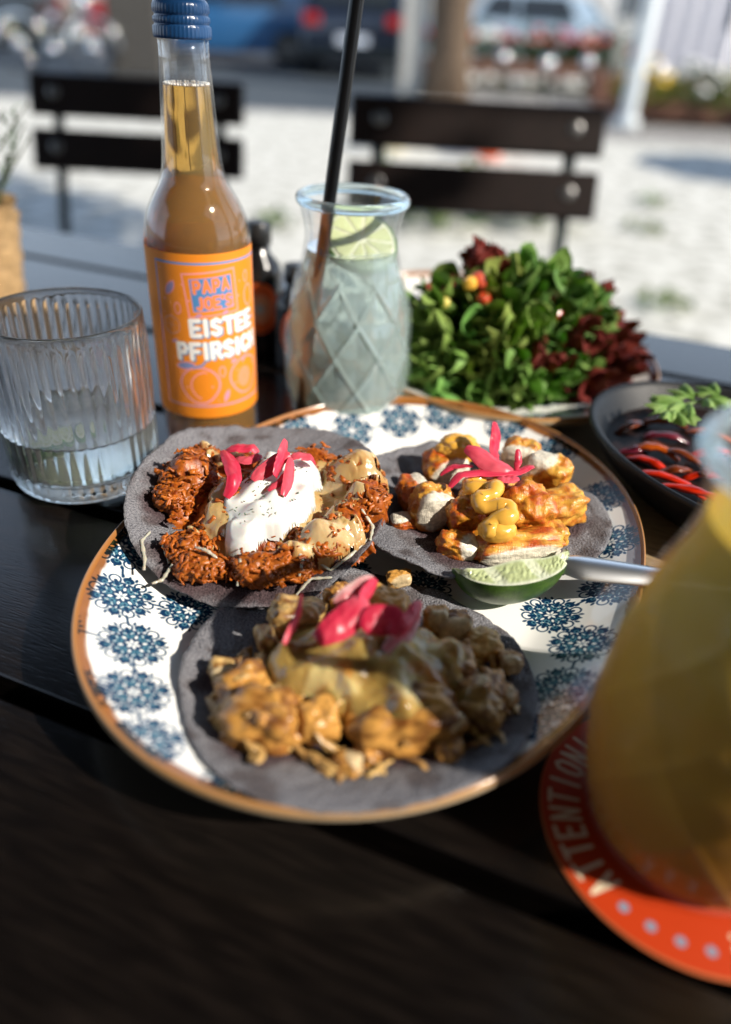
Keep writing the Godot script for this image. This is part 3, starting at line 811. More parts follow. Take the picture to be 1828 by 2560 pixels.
	for s in [[bb, seat], [bb, head], [seat, head], [seat, Vector3(-5.3, GY + 0.34, -12.6)], [bb, Vector3(-5.3, GY + 0.34, -12.6)], [head, Vector3(-4.25, GY + 0.34, -12.6)], [head, head + Vector3(-0.03, 0.16, 0)]]: mb.tube(s, [0.018, 0.018], 8)
	put(mb, "frame", M.iron, bt)
	mb = MB.new(); mb.tube([head + Vector3(-0.03, 0.16, -0.28), head + Vector3(0.02, 0.18, 0), head + Vector3(-0.03, 0.16, 0.28)], [0.014, 0.014, 0.014], 8)
	put(mb, "handlebar", M.steel, bt)
	mb = MB.new(); mb.blob(6, func(d: Vector3): return head + Vector3(0.10, 0.05, 0.0) + d * Vector3(0.10, 0.11, 0.10))
	put(mb, "headlight", M.steel, bt)
	for q in [[-5.3, 0.34], [-4.25, 0.34], [-4.83, 0.3]]:  # steel domes added at wheels and cranks to catch sun glints
		mb = MB.new(); mb.blob(10, func(d: Vector3): return Vector3(q[0], GY + q[1], -12.56) + d * Vector3(0.085, 0.085, 0.06))
		put(mb, "glint_dome", M.steel, bt)
	mb = MB.new(); mb.blob(6, func(d: Vector3): return seat + Vector3(-0.03, 0.05, 0) + d * Vector3(0.13, 0.035, 0.08 - 0.04 * d.x))
	put(mb, "saddle", M.rubber, bt)

# ---------------------------------------------------------------- table and chairs
func table_and_chairs() -> void:
	var turn := -0.3624
	var mid := Vector3(0.0, GY, 0.0)
	var t := thing("wooden_table", "dark stained plank table in the open air carrying the meal", "table", mid)
	t.rotation.y = turn
	var put_local := func(mb: MB, nm: String, m: Material, at: Vector3) -> void:
		var o := MeshInstance3D.new()
		o.name = numbered(nm, t); o.mesh = mb.mesh(); o.material_override = m
		t.add_child(o, true); o.position = at
	# plank middles across the table, measured square to the boards
	for k in range(-3, 5):
		var far := -0.155 - 0.1258 * (k + 1)
		var near := -0.155 - 0.1258 * k
		if k == 4: far = -0.7625
		var w := near - far - 0.0105
		var mb := MB.new()
		mb.box(Vector3.ZERO, Vector3(2.2, 0.028, w), Basis(), 0.0007)
		for i in mb.v.size(): mb.v[i] += Vector3(k * 0.37, 0, 0)
		put_local.call(mb, "plank", M.table_wood, Vector3(-0.25 - k * 0.37, 0.74 - 0.014, (near + far) / 2.0))
	var ub := MB.new(); ub.box(Vector3.ZERO, Vector3(2.16, 0.006, 1.16), Basis(), 0.001)  # dark sheet added under the planks to keep their gaps in shade
	put_local.call(ub, "gap_shade_board", mat(lin(0.006, 0.005, 0.0045), 0.8, 0.2), Vector3(-0.25, 0.74 - 0.0325, -0.17))
	for x in [-1.0, 0.5]:
		var mb := MB.new(); mb.box(Vector3.ZERO, Vector3(0.05, 0.03, 0.9), Basis(), 0.003)
		put_local.call(mb, "crossbar", M.iron, Vector3(x, 0.74 - 0.0515, -0.27))
		for z in [-0.66, 0.12]:
			mb = MB.new(); mb.box(Vector3.ZERO, Vector3(0.04, 0.68, 0.04), Basis(), 0.003)
			put_local.call(mb, "leg", M.iron, Vector3(x, 0.34, z))
	chair(Vector3(0.146, GY, -1.38), 0.0, "dark wooden slatted folding chair, right one, behind the pineapple glass")
	chair(Vector3(-0.482, GY - 0.014, -1.645), 0.0, "dark wooden slatted folding chair, left one, behind the bottle")

func chair(at: Vector3, turn: float, label: String) -> void:
	var t := thing("folding_chair", label, "chair", at, "folding chairs across the table")
	t.rotation.y = turn
	var put_local := func(mb: MB, nm: String, m: Material, p: Vector3, parent: Node3D) -> MeshInstance3D:
		var o := MeshInstance3D.new()
		o.name = numbered(nm, parent); o.mesh = mb.mesh(); o.material_override = m
		parent.add_child(o, true); o.position = p
		return o
	var lean := atan(0.30)
	var tilt := Basis(Vector3.RIGHT, -lean)
	# heights along the back, top of the back at 0.87 above the ground
	var along := func(h: float) -> Vector3: return Vector3(0, h, 0.30 * (0.87 - h))
	for k in 2:
		var mb := MB.new()
		mb.box(Vector3.ZERO, Vector3(0.412, 0.073, 0.017), tilt, 0.004)
		var slat: MeshInstance3D = put_local.call(mb, "back_slat", M.chair_wood, along.call(0.837 - k * 0.092), t)
		for s in [-1, 1]:
			mb = MB.new()
			mb.blob(6, func(d: Vector3): return tilt * (d * Vector3(0.0120, 0.0120, 0.0045)))
			put_local.call(mb, "bolt", M.zinc, tilt * Vector3(s * 0.158, 0.004, 0.0085), slat)
	for s in [-1, 1]:
		var mb := MB.new()
		# flat iron running up behind the slats and down to the front foot
		var a: Vector3 = along.call(0.862) + Vector3(s * 0.158, 0, -0.014)
		var b: Vector3 = along.call(0.45) + Vector3(s * 0.158, 0, -0.014)
		mb.tube([a, b, Vector3(s * 0.158, 0.0, 0.40)], [0.011, 0.011, 0.011], 8, 0.4, Vector3.BACK)
		put_local.call(mb, "back_leg", M.iron, Vector3.ZERO, t)
		mb = MB.new()
		mb.tube([Vector3(s * 0.175, 0.45, 0.48), Vector3(s * 0.175, 0.0, -0.06)], [0.011, 0.011], 8, 0.4, Vector3.BACK)
		put_local.call(mb, "front_leg", M.iron, Vector3.ZERO, t)
	for k in 6:
		var mb := MB.new()
		mb.box(Vector3.ZERO, Vector3(0.40, 0.017, 0.052), Basis(), 0.004)
		put_local.call(mb, "seat_slat", M.chair_wood, Vector3(0, 0.46, 0.145 + k * 0.062), t)

# ---------------------------------------------------------------- plates
func plate_print() -> ImageTexture:
	var st := Image.create(112, 112, false, Image.FORMAT_RGBA8)
	st.fill(Color(0, 0, 0, 0))
	var c := Vector2(56, 56)
	var navy := Color(0.055, 0.19, 0.315)
	var pale := Color(0.36, 0.57, 0.62)
	var wh := Color(0.935, 0.93, 0.91)
	for i in 6:
		var a := TAU * i / 6.0
		var d := Vector2.from_angle(a)
		var e := Vector2.from_angle(a + TAU / 12)
		dab(st, c + d * 39.5, c + d * 39.5, 10.2, navy)
		dab(st, c + d * 39.8, c + d * 39.8, 7.2, wh)
		leaf_print(st, c + d * 35, 7, 6, a, navy)
		leaf_print(st, c + e * 40, 13, 15, a + TAU / 12 + PI / 2, navy)
		leaf_print(st, c + e * 47, 8, 4.5, a + TAU / 12, navy)
		for s in [-1, 1]: leaf_print(st, c + Vector2.from_angle(a + s * 0.30) * 48, 8, 4.4, a + s * 0.45, navy)
	dab(st, c, c, 32.5, navy)
	for i in 6:
		var a := TAU * i / 6.0
		var d := Vector2.from_angle(a)
		var e := Vector2.from_angle(a + TAU / 12)
		leaf_print(st, c + d * 6.5, 9, 4.6, a, wh)
		leaf_print(st, c + e * 17.5, 7, 4.6, a + TAU / 12, wh)
		for s in [-1, 1]:
			leaf_print(st, c + Vector2.from_angle(a + s * 0.22) * 25.5, 6, 2.6, a + s * 1.0, wh)
			line(st, [c + Vector2.from_angle(a + s * 0.12) * 14, c + Vector2.from_angle(a + s * 0.36) * 22, c + Vector2.from_angle(a + s * 0.12) * 31], 0.6, pale)
		leaf_print(st, c + e * 29.0, 4, 2.2, a + TAU / 12, wh)
		line(st, ring(c + d * 19.5, 3.6, 3.6, 0, 9), 0.7, pale)
		line(st, ring(c + e * 36, 3.4, 3.4, 0, 9), 0.6, pale)
	st.resize(100, 100, Image.INTERPOLATE_LANCZOS)
	var im := Image.create(1088, 1088, false, Image.FORMAT_RGBA8)
	im.fill(Color(0.935, 0.93, 0.91))
	# middles in millimetres from the plate's middle
	var spots := [[-127, 19], [-119, 50], [-90, 46], [-106, 78], [-97, 107], [-85, 134], [-48, 149], [-55, -115], [-22, -128], [9, -141], [39, -149], [78, -136], [-16, -98], [-80, -106], [80, 36], [88, 63], [74, 91], [109, 25], [119, -14], [66, 115], [-140, 82], [-118, 116], [108, -108], [-104, -66], [-122, -20], [-60, 20], [-30, 80], [0, 55], [-20, 10], [20, 20], [10, 95], [40, 90], [-12, 135], [30, 135], [20, -105], [60, -60], [-40, -40], [122, -55], [45, -20], [0, -60]]
	for s in spots:
		im.blend_rect(st, Rect2i(0, 0, 100, 100), Vector2i(int(544 + s[0] * 3.2 - 50), int(544 + s[1] * 3.2 - 50)))
	for k in spots.size():
		for j in range(k + 1, spots.size()):
			var a := Vector2(spots[k][0], spots[k][1])
			var b := Vector2(spots[j][0], spots[j][1])
			if a.distance_to(b) > 28.0 and a.distance_to(b) < 35.0:
				var m := (a + b) / 2.0
				var d := (b - a).normalized()
				line(im, [Vector2(544, 544) + (m - d * 3.0) * 3.2, Vector2(544, 544) + (m + d * 3.0) * 3.2], 1.6, navy)
	return ImageTexture.create_from_image(im)

func oval_plate(at: Vector3, turn: float, label: String, face_mat: Material) -> Node3D:
	var t := thing("oval_plate", label, "plate", at)
	var rim := func(a: float) -> float: return plate_r(a + turn)
	var top := MB.new()
	var brown := Color(0.30, 0.115, 0.03)
	var ss := [0.0]
	for k in 26: ss.append(0.06 + 0.85 * k / 25.0)
	for k in 12: ss.append(0.918 + 0.066 * k / 11.0)
	var seg := 300
	for k in ss.size():
		for i in seg:
			var a := TAU * i / seg
			var r: float = rim.call(a) * ss[k]
			var p := Vector3(cos(a) * r, plate_profile(ss[k]), sin(a) * r)
			var edge := 0.962 + 0.007 * n3(Vector3(cos(a), sin(a), 1.0), 14.0) + 0.004 * n3(Vector3(cos(a), sin(a), 5.0), 60.0)
			top.col = Color.WHITE.lerp(brown * (1.0 + 0.3 * n3(Vector3(cos(a), sin(a), 9), 8.0)), smoothstep(edge - 0.004, edge + 0.004, ss[k]))
			var wp := p.rotated(Vector3.UP, 0.0)
			top.vert(at + p, Vector2(wp.x, wp.z) / 0.340 + Vector2(0.5, 0.5))
	for k in ss.size() - 1:
		for i in seg:
			var i2 := (i + 1) % seg
			top.quad(k * seg + i, k * seg + i2, (k + 1) * seg + i2, (k + 1) * seg + i)
	put(top, "plate_face", face_mat, t, Vector3.ZERO, false)
	# brown glazed lip, then the pale underside
	var lip := MB.new()
	var und := MB.new()
	var lp := [[0.984, 0.0], [0.990, 0.0008], [0.996, 0.0009], [1.0, 0.0002], [1.0015, -0.0012]]
	var up := [[1.0015, -0.0012], [1.001, -0.0030], [0.993, -0.0052], [0.95, -0.0088], [0.85, -0.0165], [0.72, -0.0215], [0.66, -0.0240], [0.645, -0.0281], [0.61, -0.0281], [0.60, -0.0245], [0.3, -0.0242], [0.0, -0.0242]]
	for q in [[lip, lp], [und, up]]:
		var mb: MB = q[0]
		for k in q[1].size():
			for i in seg:
				var a := TAU * i / seg
				var r: float = rim.call(a) * q[1][k][0]
				mb.col = brown.lerp(Color(0.42, 0.24, 0.10), clampf(k / 4.0, 0, 1)) if mb == lip else Color(0.55, 0.42, 0.27).lerp(Color(0.74, 0.68, 0.55), clampf(k / 4.0, 0, 1))
				var yy: float = plate_profile(minf(1.0, q[1][k][0])) if q[1][k][0] < 0.985 and mb == lip else plate_profile(1.0)
				mb.vert(at + Vector3(cos(a) * r, yy + q[1][k][1], sin(a) * r))
		for k in q[1].size() - 1:
			for i in seg:
				var i2 := (i + 1) % seg
				mb.quad(k * seg + i, k * seg + i2, (k + 1) * seg + i2, (k + 1) * seg + i)
	put(lip, "brown_lip", M.glossy, t, Vector3.ZERO, false)
	put(und, "underside", M.glossy, t, Vector3.ZERO, false)
	return t

func plates() -> void:
	var pm := mat(Color.WHITE, 0.12, 0.5, true)
	pm.albedo_texture = plate_print()
	M.plate_face = pm
	oval_plate(PLATE, 0.0, "large white oval plate with blue flower medallions and a brown rim, carrying three tacos", pm)
	oval_plate(Vector3(0.088, 0, -0.612), 0.72, "oval plate with a brown rim carrying the green salad", pm)

# ---------------------------------------------------------------- tacos
func tortilla(k: int, label: String) -> void:
	var t: Vector3 = [T1, T2, T3][k]
	var mb := MB.new()
	var seg := 200
	var rings := 34
	var th := 0.0019
	var stain := func(p: Vector3) -> Color:
		var s := 1.0
		for h in heaps[k]:
			var d: float = (Vector2(p.x - h[0], p.z - h[1]) / Vector2(h[2] + 0.006, h[4] + 0.006)).length()
			s = minf(s, smoothstep(0.7, 1.15, d + 0.25 * n3(p, 120.0)))
		var edge := 1.0 + 0.25 * n3(p, 45.0)
		var toast := smoothstep(0.22, 0.42, n1(p + Vector3(k, 0, 0), 62.0) + 0.25 * n3(p, 200.0))
		return Color(0.40, 0.27, 0.27).lerp(Color(1, 1, 1).lerp(Color(0.60, 0.54, 0.52), toast), s) * edge
	for side in 2:
		for j in rings + 1:
			for i in seg:
				var a := TAU * i / seg
				var rr := float(j) / rings
				var p := tort_point(k, a, maxf(rr, 0.0005) * (1.0 if side == 0 or j < rings else 0.996))
				p.y += 0.0007 * n3(p, 160.0) + (0.0004 * n3(p, 420.0))
				if side == 1: p.y -= th
				if j == rings: p.y += (0.0004 if side == 1 else -0.0003) + 0.0006 * n3(p + Vector3(0, side, 0), 300.0)
				mb.col = stain.call(p) if side == 0 else Color.WHITE
				if j == rings: mb.col = mb.col * 1.1
				mb.vert(p)
	var per := (rings + 1) * seg
	for j in rings:
		for i in seg:
			var i2 := (i + 1) % seg
			var a := j * seg
			mb.quad(a + i, a + i2, a + seg + i2, a + seg + i)
			mb.quad(per + a + i, per + a + seg + i, per + a + seg + i2, per + a + i2)
	var e := rings * seg
	for i in seg:
		var i2 := (i + 1) % seg
		mb.quad(e + i, e + i2, per + e + i2, per + e + i)
	tag(put(mb, "tortilla", M.tortilla, null, t), label, "tortilla", "blue corn tortillas on the oval plate")

# one torn bit of meat: an uneven, slightly bent, flattened strand
func torn(mb: MB, p: Vector3, dir: Vector3, ln: float, w: float, up: Vector3, c1: Color, c2: Color, flat := 0.62) -> void:
	var sd := rnd(0, 90)
	var bend := dir.cross(up).normalized() * rnd(-0.3, 0.3) * ln + up * rnd(-0.22, 0.10) * ln
	var pts := []
	var rad := []
	for q in 8:
		var x := q / 3.5 - 1.0
		pts.append(p + dir * ln * 0.5 * x + bend * x * x + Vector3(n1(Vector3(x, sd, 0), 2.0), n1(Vector3(x, sd, 3), 2.0), n1(Vector3(x, sd, 6), 2.0)) * w * 0.7)
		rad.append(w * (1.0 - 0.55 * x * x * absf(x)) * (0.85 + 0.55 * n1(Vector3(x * 1.7, sd, 9), 1.5)))
	mb.tube(pts, rad, 8, flat, up, func(a: float, b: float): return c1.lerp(c2, clampf(0.5 + 0.9 * n1(Vector3(a * 1.2, b * 4.0, sd), 1.4), 0, 1)))

# a clump of pulled filling: torn bits packed round a dark core
func shreds(called: String, label: String, k: int, h: Array, n: int, lift: float) -> void:
	var at := Vector3(h[0], tort_y(k, h[0], h[1]) + h[3] * 0.72 + lift, h[1])
	var s := Vector3(h[2], h[3], h[4])
	var mb := MB.new()
	var sd := rnd(0, 50)
	var tw := Basis.from_euler(Vector3(rnd(-0.6, 0.6), rnd(0, TAU), rnd(-0.6, 0.6)))
	# long strands: noise drawn out along one axis that bends over the clump
	var strand := func(d: Vector3) -> float:
		var q := tw * d
		q = q.rotated(Vector3.UP, 1.3 * n3(d + Vector3(sd, 1, 1), 1.3))
		return 1.0 - 2.0 * absf(n3(Vector3(q.x * 2.2, q.y * 5.5, q.z * 5.5) + Vector3(sd, 0, 0), 1.0))
	var f := func(d: Vector3) -> Vector3:
		return at + d * s * (0.86 + 0.30 * n3(d + Vector3(sd, 0, 0), 1.6) + 0.14 * n3(d + Vector3(sd, 3, 0), 4.5) + 0.060 * (strand.call(d) - 0.4) + 0.035 * n3(d, 11.0))
	var cf := func(d: Vector3) -> Color:
		var g = 0.34 + 0.30 * n3(d + Vector3(sd, 9, 0), 2.5) + 0.42 * (strand.call(d) - 0.3) + 0.15 * n3(d, 20.0)
		return Color(0.13, 0.018, 0.004).lerp(Color(0.52, 0.155, 0.022), clampf(g + 0.1, 0, 1))
	mb.blob(16, func(d: Vector3): return at + (f.call(d) - at) * 0.86, cf)
	var grainy := tw.inverse() * Vector3(1, 0, 0)
	for i in n:
		var d := Vector3(rnd(-1, 1), rnd(-0.35, 1), rnd(-1, 1)).normalized()
		var nrm := Vector3(d.x / s.x, d.y / s.y, d.z / s.z).normalized()
		var along := (grainy + Vector3(rnd(-1, 1), rnd(-1, 1), rnd(-1, 1)) * 0.75)
		along = (along - nrm * along.dot(nrm) * rnd(0.75, 1.0)).normalized()
		var g := rng.randf()
		var c1 := Color(0.16, 0.022, 0.004).lerp(Color(0.44, 0.095, 0.010), g)
		torn(mb, f.call(d) * 0.55 + (at + (f.call(d) - at) * 0.86) * 0.45, along, rnd(0.0035, 0.0095), rnd(0.0007, 0.0017), nrm, c1, c1.lerp(Color(0.74, 0.24, 0.030), 0.5))
	tag(put(mb, called, M.meat, null, at), label, "pulled meat", "clumps of pulled filling on the left taco")

# melted cheese or sauce that drapes over what is piled up: where the mask is above zero
func drape(called: String, label: String, cat: String, k: int, spots: Array, thick: float, m: Material, cf: Callable, hole: float, freq: float, cell := 0.0009, lumps := 0.0, seep := 0.0016, soft := 0.0026, rough := 0.0006) -> void:
	var lo := Vector2(1, 1)
	var hi := Vector2(-1, -1)
	for s in spots:
		lo = lo.min(Vector2(s[0] - s[2] * 1.3, s[1] - s[3] * 1.3)); hi = hi.max(Vector2(s[0] + s[2] * 1.3, s[1] + s[3] * 1.3))
	var nx := int((hi.x - lo.x) / cell)
	var ny := int((hi.y - lo.y) / cell)
	var mb := MB.new()
	var id := PackedInt32Array()
	id.resize((nx + 1) * (ny + 1))
	var ms := PackedFloat32Array()
	ms.resize(id.size())
	for j in ny + 1:
		for i in nx + 1:
			var x := lo.x + i * cell
			var z := lo.y + j * cell
			var w := 0.0
			for s in spots:
				var d2 := (Vector2(x - s[0], z - s[1]) / Vector2(s[2], s[3])).length_squared()
				w += exp(-d2 * 1.8) * (s[4] if s.size() > 4 else 1.0)
			w = w - 0.36 + 0.22 * n1(Vector3(x, k, z), freq) + 0.06 * n3(Vector3(x, k, z), freq * 2.5) - hole * maxf(0.0, n3(Vector3(x, k + 5, z), freq * 1.6) - 0.18)
			ms[j * (nx + 1) + i] = w
			id[j * (nx + 1) + i] = -1
			if w > -0.10:
				var t := thick * sqrt(clampf(w * 2.2, 0.0, 1.0)) + (0.0 if w > 0.0 else w * 0.07)
				var y := 0.0
				for q in [[0, 0, 0.24], [1, 0, 0.12], [-1, 0, 0.12], [0, 1, 0.12], [0, -1, 0.12], [0.7, 0.7, 0.07], [-0.7, 0.7, 0.07], [0.7, -0.7, 0.07], [-0.7, -0.7, 0.07]]: y += heap_y(k, x + q[0] * soft, z + q[1] * soft) * q[2]
				y += t - seep + lumps * n1(Vector3(x, 3, z), 75.0) * clampf(w * 3.0, 0, 1) + rough * n3(Vector3(x, 8, z), 190.0)
				mb.col = cf.call(x, z, w)
				id[j * (nx + 1) + i] = mb.vert(Vector3(x, y, z))
	for j in ny:
		for i in nx:
			var a := id[j * (nx + 1) + i]; var b := id[j * (nx + 1) + i + 1]; var c2 := id[(j + 1) * (nx + 1) + i + 1]; var d := id[(j + 1) * (nx + 1) + i]
			if a >= 0 and b >= 0 and c2 >= 0 and d >= 0: mb.quad(a, b, c2, d)
	var at := Vector3((lo.x + hi.x) / 2, heap_y(k, (lo.x + hi.x) / 2, (lo.y + hi.y) / 2), (lo.y + hi.y) / 2)
	tag(put(mb, called, m, null, at, false), label, cat)

# a slice of pickled onion: a curved band, thin towards its ends
func onion(label: String, pts: Array, w: float, group: String, up := Vector3.UP, white := 0.0, flat := 0.16) -> void:
	var mb := MB.new()
	var cv := Curve3D.new()
	for i in pts.size():
		var tg: Vector3 = (pts[mini(i + 1, pts.size() - 1)] - pts[maxi(i - 1, 0)]) * 0.22
		cv.add_point(pts[i], -tg, tg)
	var q := []
	var r := []
	for i in 19:
		var s := i / 18.0
		q.append(cv.sample_baked(cv.get_baked_length() * s) + Vector3(0, 0.0005 * sin(s * 9.0), 0))
		r.append(w * 0.62 * (0.28 + 0.72 * pow(sin(PI * clampf(s * 0.94 + 0.03, 0, 1)), 0.6)))
	var sd := rnd(0, 9)
	var nn := q.size()
	var sides := 28
	for kk in nn:
		var d: Vector3 = (q[mini(kk + 1, nn - 1)] - q[maxi(kk - 1, 0)]).normalized()
		var sx := d.cross(up).normalized()
		var tx := sx.cross(d).normalized()
		for i in sides:
			var an := TAU * i / sides
			var ca := cos(an)
			var body := r[kk] as float
			var rib := 0.035 * sin(ca * 13.0 + sd) * signf(sin(an))
			mb.vert(q[kk] + sx * ca * body + tx * body * (flat * sin(an) * (1.0 - 0.55 * ca * ca) - 0.24 * ca * ca + rib * 0.6 + 0.10 * n1(Vector3(kk * 0.4, ca, sd), 1.4)))
			var e := absf(ca)
			var st := 0.5 + 0.7 * n3(Vector3(kk * 0.06, ca * 4.0, sd), 1.6)
			var kcol := Color(0.62, 0.012, 0.055).lerp(Color(0.84, 0.10, 0.16), clampf(st * 0.75 + (0.3 if sin(an) < 0.0 else 0.0), 0, 1))
			kcol = kcol.lerp(Color(0.84, 0.30, 0.32), 0.22 * smoothstep(0.55, 0.95, clampf(0.5 + 0.5 * sin(sd * 9.0 + kk * 0.11), 0, 1)))
			mb.c[mb.c.size() - 1] = kcol.lerp(Color(0.80, 0.66, 0.60), white * clampf(e * 0.6 + 0.5 * st, 0, 1))
	for kk in nn - 1:
		for i in sides:
			var i2 := (i + 1) % sides
			mb.quad(kk * sides + i, (kk + 1) * sides + i, (kk + 1) * sides + i2, kk * sides + i2)
	var e0 := mb.vert(q[0]); var e1 := mb.vert(q[nn - 1])
	mb.c[e0] = mb.c[0]; mb.c[e1] = mb.c[0]
	for i in sides:
		mb.tri(e0, i, (i + 1) % sides)
		mb.tri(e1, (nn - 1) * sides + (i + 1) % sides, (nn - 1) * sides + i)
	tag(put(mb, "onion_slice", M.onion, null, pts[0]), label, "pickled onion", group)

# a piece of chicken: rounded block, one side cut open when cut is given
func chunk(called: String, label: String, group: String, at: Vector3, half: Vector3, turn: Vector3, cut: Vector3, c1: Color, c2: Color, inner: Color, m: Material, rough := 1.0, power := 3.2) -> void:
	var b := Basis.from_euler(turn)
	var sd := rnd(0, 80)
	var cn := cut.normalized() if cut != Vector3.ZERO else Vector3.ZERO
	var mb := MB.new()
	var f := func(d: Vector3) -> Vector3:
		var p := d / pow(pow(absf(d.x), power) + pow(absf(d.y), power) + pow(absf(d.z), power), 1.0 / power)
		var s := Vector3(sd, sd * 0.3, 0)
		var is_cut := smoothstep(0.45, 0.62, d.dot(cn)) if cn != Vector3.ZERO else 0.0
		var amp := 1.0 - 0.6 * is_cut
		var fib := n1(Vector3(d.x * 1.3, d.y * 7.0, d.z * 7.0) + s, 1.0)
		p *= 1.0 + rough * amp * (0.20 * n1(d + s, 1.1) + 0.10 * n1(d + s, 2.6) + 0.035 * n3(d + s, 6.0) + 0.045 * fib + 0.012 * n3(d + s, 20.0))
		return at + b * (p * half)
	var cf := func(d: Vector3) -> Color:
		var s := Vector3(0, sd, sd)
		var g := clampf(0.55 + 0.8 * n1(d + s, 1.8) + 0.5 * n3(d + s, 5.0) + 0.25 * n3(d + s, 16.0), 0, 1)
		var k := c1.lerp(c2, g)
		if cn != Vector3.ZERO:
			var is_cut := smoothstep(0.50, 0.60, d.dot(cn) + 0.09 * n3(d + s, 5.0))
			k = k.lerp(inner * (1.0 + 0.25 * n3(d + s, 4.0)), is_cut)
		return k
	mb.blob(20, f, cf)
	tag(put(mb, called, m, null, at), label, "chicken piece", group)

func V(x: float, y: float, z: float) -> Vector3: return Vector3(x, y, z) * 0.001

func tacos() -> void:
	tortilla(2, "grey tortilla nearest the front of the plate, under brown chicken and sauce")
	tortilla(1, "grey tortilla at the right back of the plate, under crumbed chicken and mustard")
	tortilla(0, "grey tortilla with curled up sides at the left, under pulled filling and cream")
	# --- left taco
	var what := ["large clump of rusty pulled filling at the left end of the left taco", "clump just in front of the large left one on the left taco", "clump at the back left of the left taco, beside the dark curled side", "clump at the front left edge of the left taco", "small clump left of the front cheese strings on the left taco", "bright orange clump at the middle front edge of the left taco", "clump just right of the bright front clump on the left taco", "clump under pale cheese at the right front of the left taco", "clump between front and right side of the left taco", "clump leaning on the right curled side of the left taco", "clump at the right back of the left taco, under cheese", "clump at the back of the left taco behind the cream", "", "clump left of the upright pink onion slice on the left taco"]
	for i in heaps[0].size():
		if what[i] == "": continue
		var h: Array = heaps[0][i]
		shreds("pulled_filling", what[i], 0, [h[0], h[1], h[2] * 1.08, h[3] * 1.12, h[4] * 1.08], 74, 0.0)
	# sauce soaked bed that everything lies on
	var bed := func(x: float, z: float, w: float) -> Color:
		var g := clampf(0.5 + 0.6 * n3(Vector3(x, 1, z), 130.0) + 0.5 * n3(Vector3(x, 7, z), 420.0), 0, 1)
		return Color(0.16, 0.022, 0.004).lerp(Color(0.54, 0.14, 0.015), g)
	drape("pulled_filling", "finely pulled rusty filling spread under the cream and cheese of the left taco", "pulled meat", 0, [[-0.085, -0.335, 0.022, 0.030], [-0.060, -0.300, 0.030, 0.026], [-0.030, -0.300, 0.028, 0.024], [-0.010, -0.325, 0.022, 0.026], [-0.035, -0.350, 0.034, 0.022], [-0.065, -0.355, 0.024, 0.020]], 0.0045, M.meat, bed, 0.0, 70.0, 0.0007, 0.0022, 0.0012)
	var mbb := MB.new()
	for i in 240:
		var an := rnd(0, TAU)
		var rd := sqrt(rng.randf())
		var x := -0.049 + cos(an) * rd * 0.052
		var z := -0.322 + sin(an) * rd * 0.046
		var g := rng.randf()
		var c1 := Color(0.16, 0.022, 0.004).lerp(Color(0.44, 0.095, 0.010), g)
		torn(mbb, Vector3(x, heap_y(0, x, z) + rnd(0.0018, 0.0056), z), Vector3(rnd(-1, 1), rnd(-0.25, 0.25), rnd(-1, 1)).normalized(), rnd(0.003, 0.009), rnd(0.0007, 0.0017), Vector3.UP, c1, c1.lerp(Color(0.74, 0.24, 0.030), 0.5))
	var strewn := put(mbb, "meat_shreds", M.meat, null, Vector3(-0.049, 0.04, -0.322))
	tag(strewn, "loose rusty shreds strewn among the cheese of the left taco", "pulled meat"); strewn.set_meta("kind", "stuff")
	var ch := func(x: float, z: float, w: float) -> Color:
		var g := clampf(0.5 + 0.8 * n3(Vector3(x, 1, z), 55.0), 0, 1)
		return Color(0.42, 0.25, 0.085).lerp(Color(0.56, 0.41, 0.22), g).lerp(Color(0.46, 0.20, 0.045), clampf(0.22 - w, 0.0, 0.22) * 2.5)
	drape("melted_cheese", "pale melted cheese left of the cream on the left taco", "melted cheese", 0, [[-0.068, -0.303, 0.011, 0.014], [-0.074, -0.324, 0.008, 0.016], [-0.078, -0.352, 0.013, 0.011], [-0.064, -0.286, 0.009, 0.007], [-0.085, -0.365, 0.010, 0.007], [-0.060, -0.293, 0.010, 0.009], [-0.072, -0.313, 0.009, 0.010], [-0.082, -0.300, 0.006, 0.006]], 0.0030, M.cheese, ch, 1.0, 80.0, 0.0006, 0.0012, -0.0026, 0.0022)
	drape("melted_cheese", "melted cheese right of the cream on the left taco, running to the front edge", "melted cheese", 0, [[-0.026, -0.299, 0.014, 0.012], [-0.014, -0.318, 0.015, 0.015], [-0.019, -0.342, 0.018, 0.013], [-0.002, -0.350, 0.011, 0.010], [-0.008, -0.297, 0.010, 0.008], [-0.034, -0.289, 0.012, 0.009], [-0.028, -0.325, 0.012, 0.014], [-0.030, -0.304, 0.012, 0.010], [-0.012, -0.332, 0.012, 0.012], [-0.020, -0.288, 0.010, 0.008], [0.003, -0.336, 0.008, 0.009]], 0.0030, M.cheese, ch, 1.1, 80.0, 0.0006, 0.0012, -0.0026, 0.0022)
	# loose strings of cheese
	var str_ := [[[-104, 0, -298], [-106, 0, -290], [-102, 0, -280], [-101, 0, -274]], [[-97, 0, -296], [-95, 0, -288], [-91, 0, -281]], [[-88, 0, -276], [-92, 0, -271], [-96, 0, -268]], [[-78, 1, -281], [-72, 1, -278], [-67, 1, -276]], [[-22, 0, -284], [-15, 0, -281], [-6, 0, -288], [2, 0, -298]], [[-60, 1, -281], [-56, 1, -275], [-57, 0, -269]], [[-2, 1, -310], [4, 1, -305], [3, 0, -296]], [[-31, 1, -284], [-28, 1, -278], [-29, 1, -274]], [[-30, 0, -270], [-24, 0, -276], [-14, 0, -277]], [[-84, 1, -346], [-80, 1, -340], [-75, 1, -337]]]
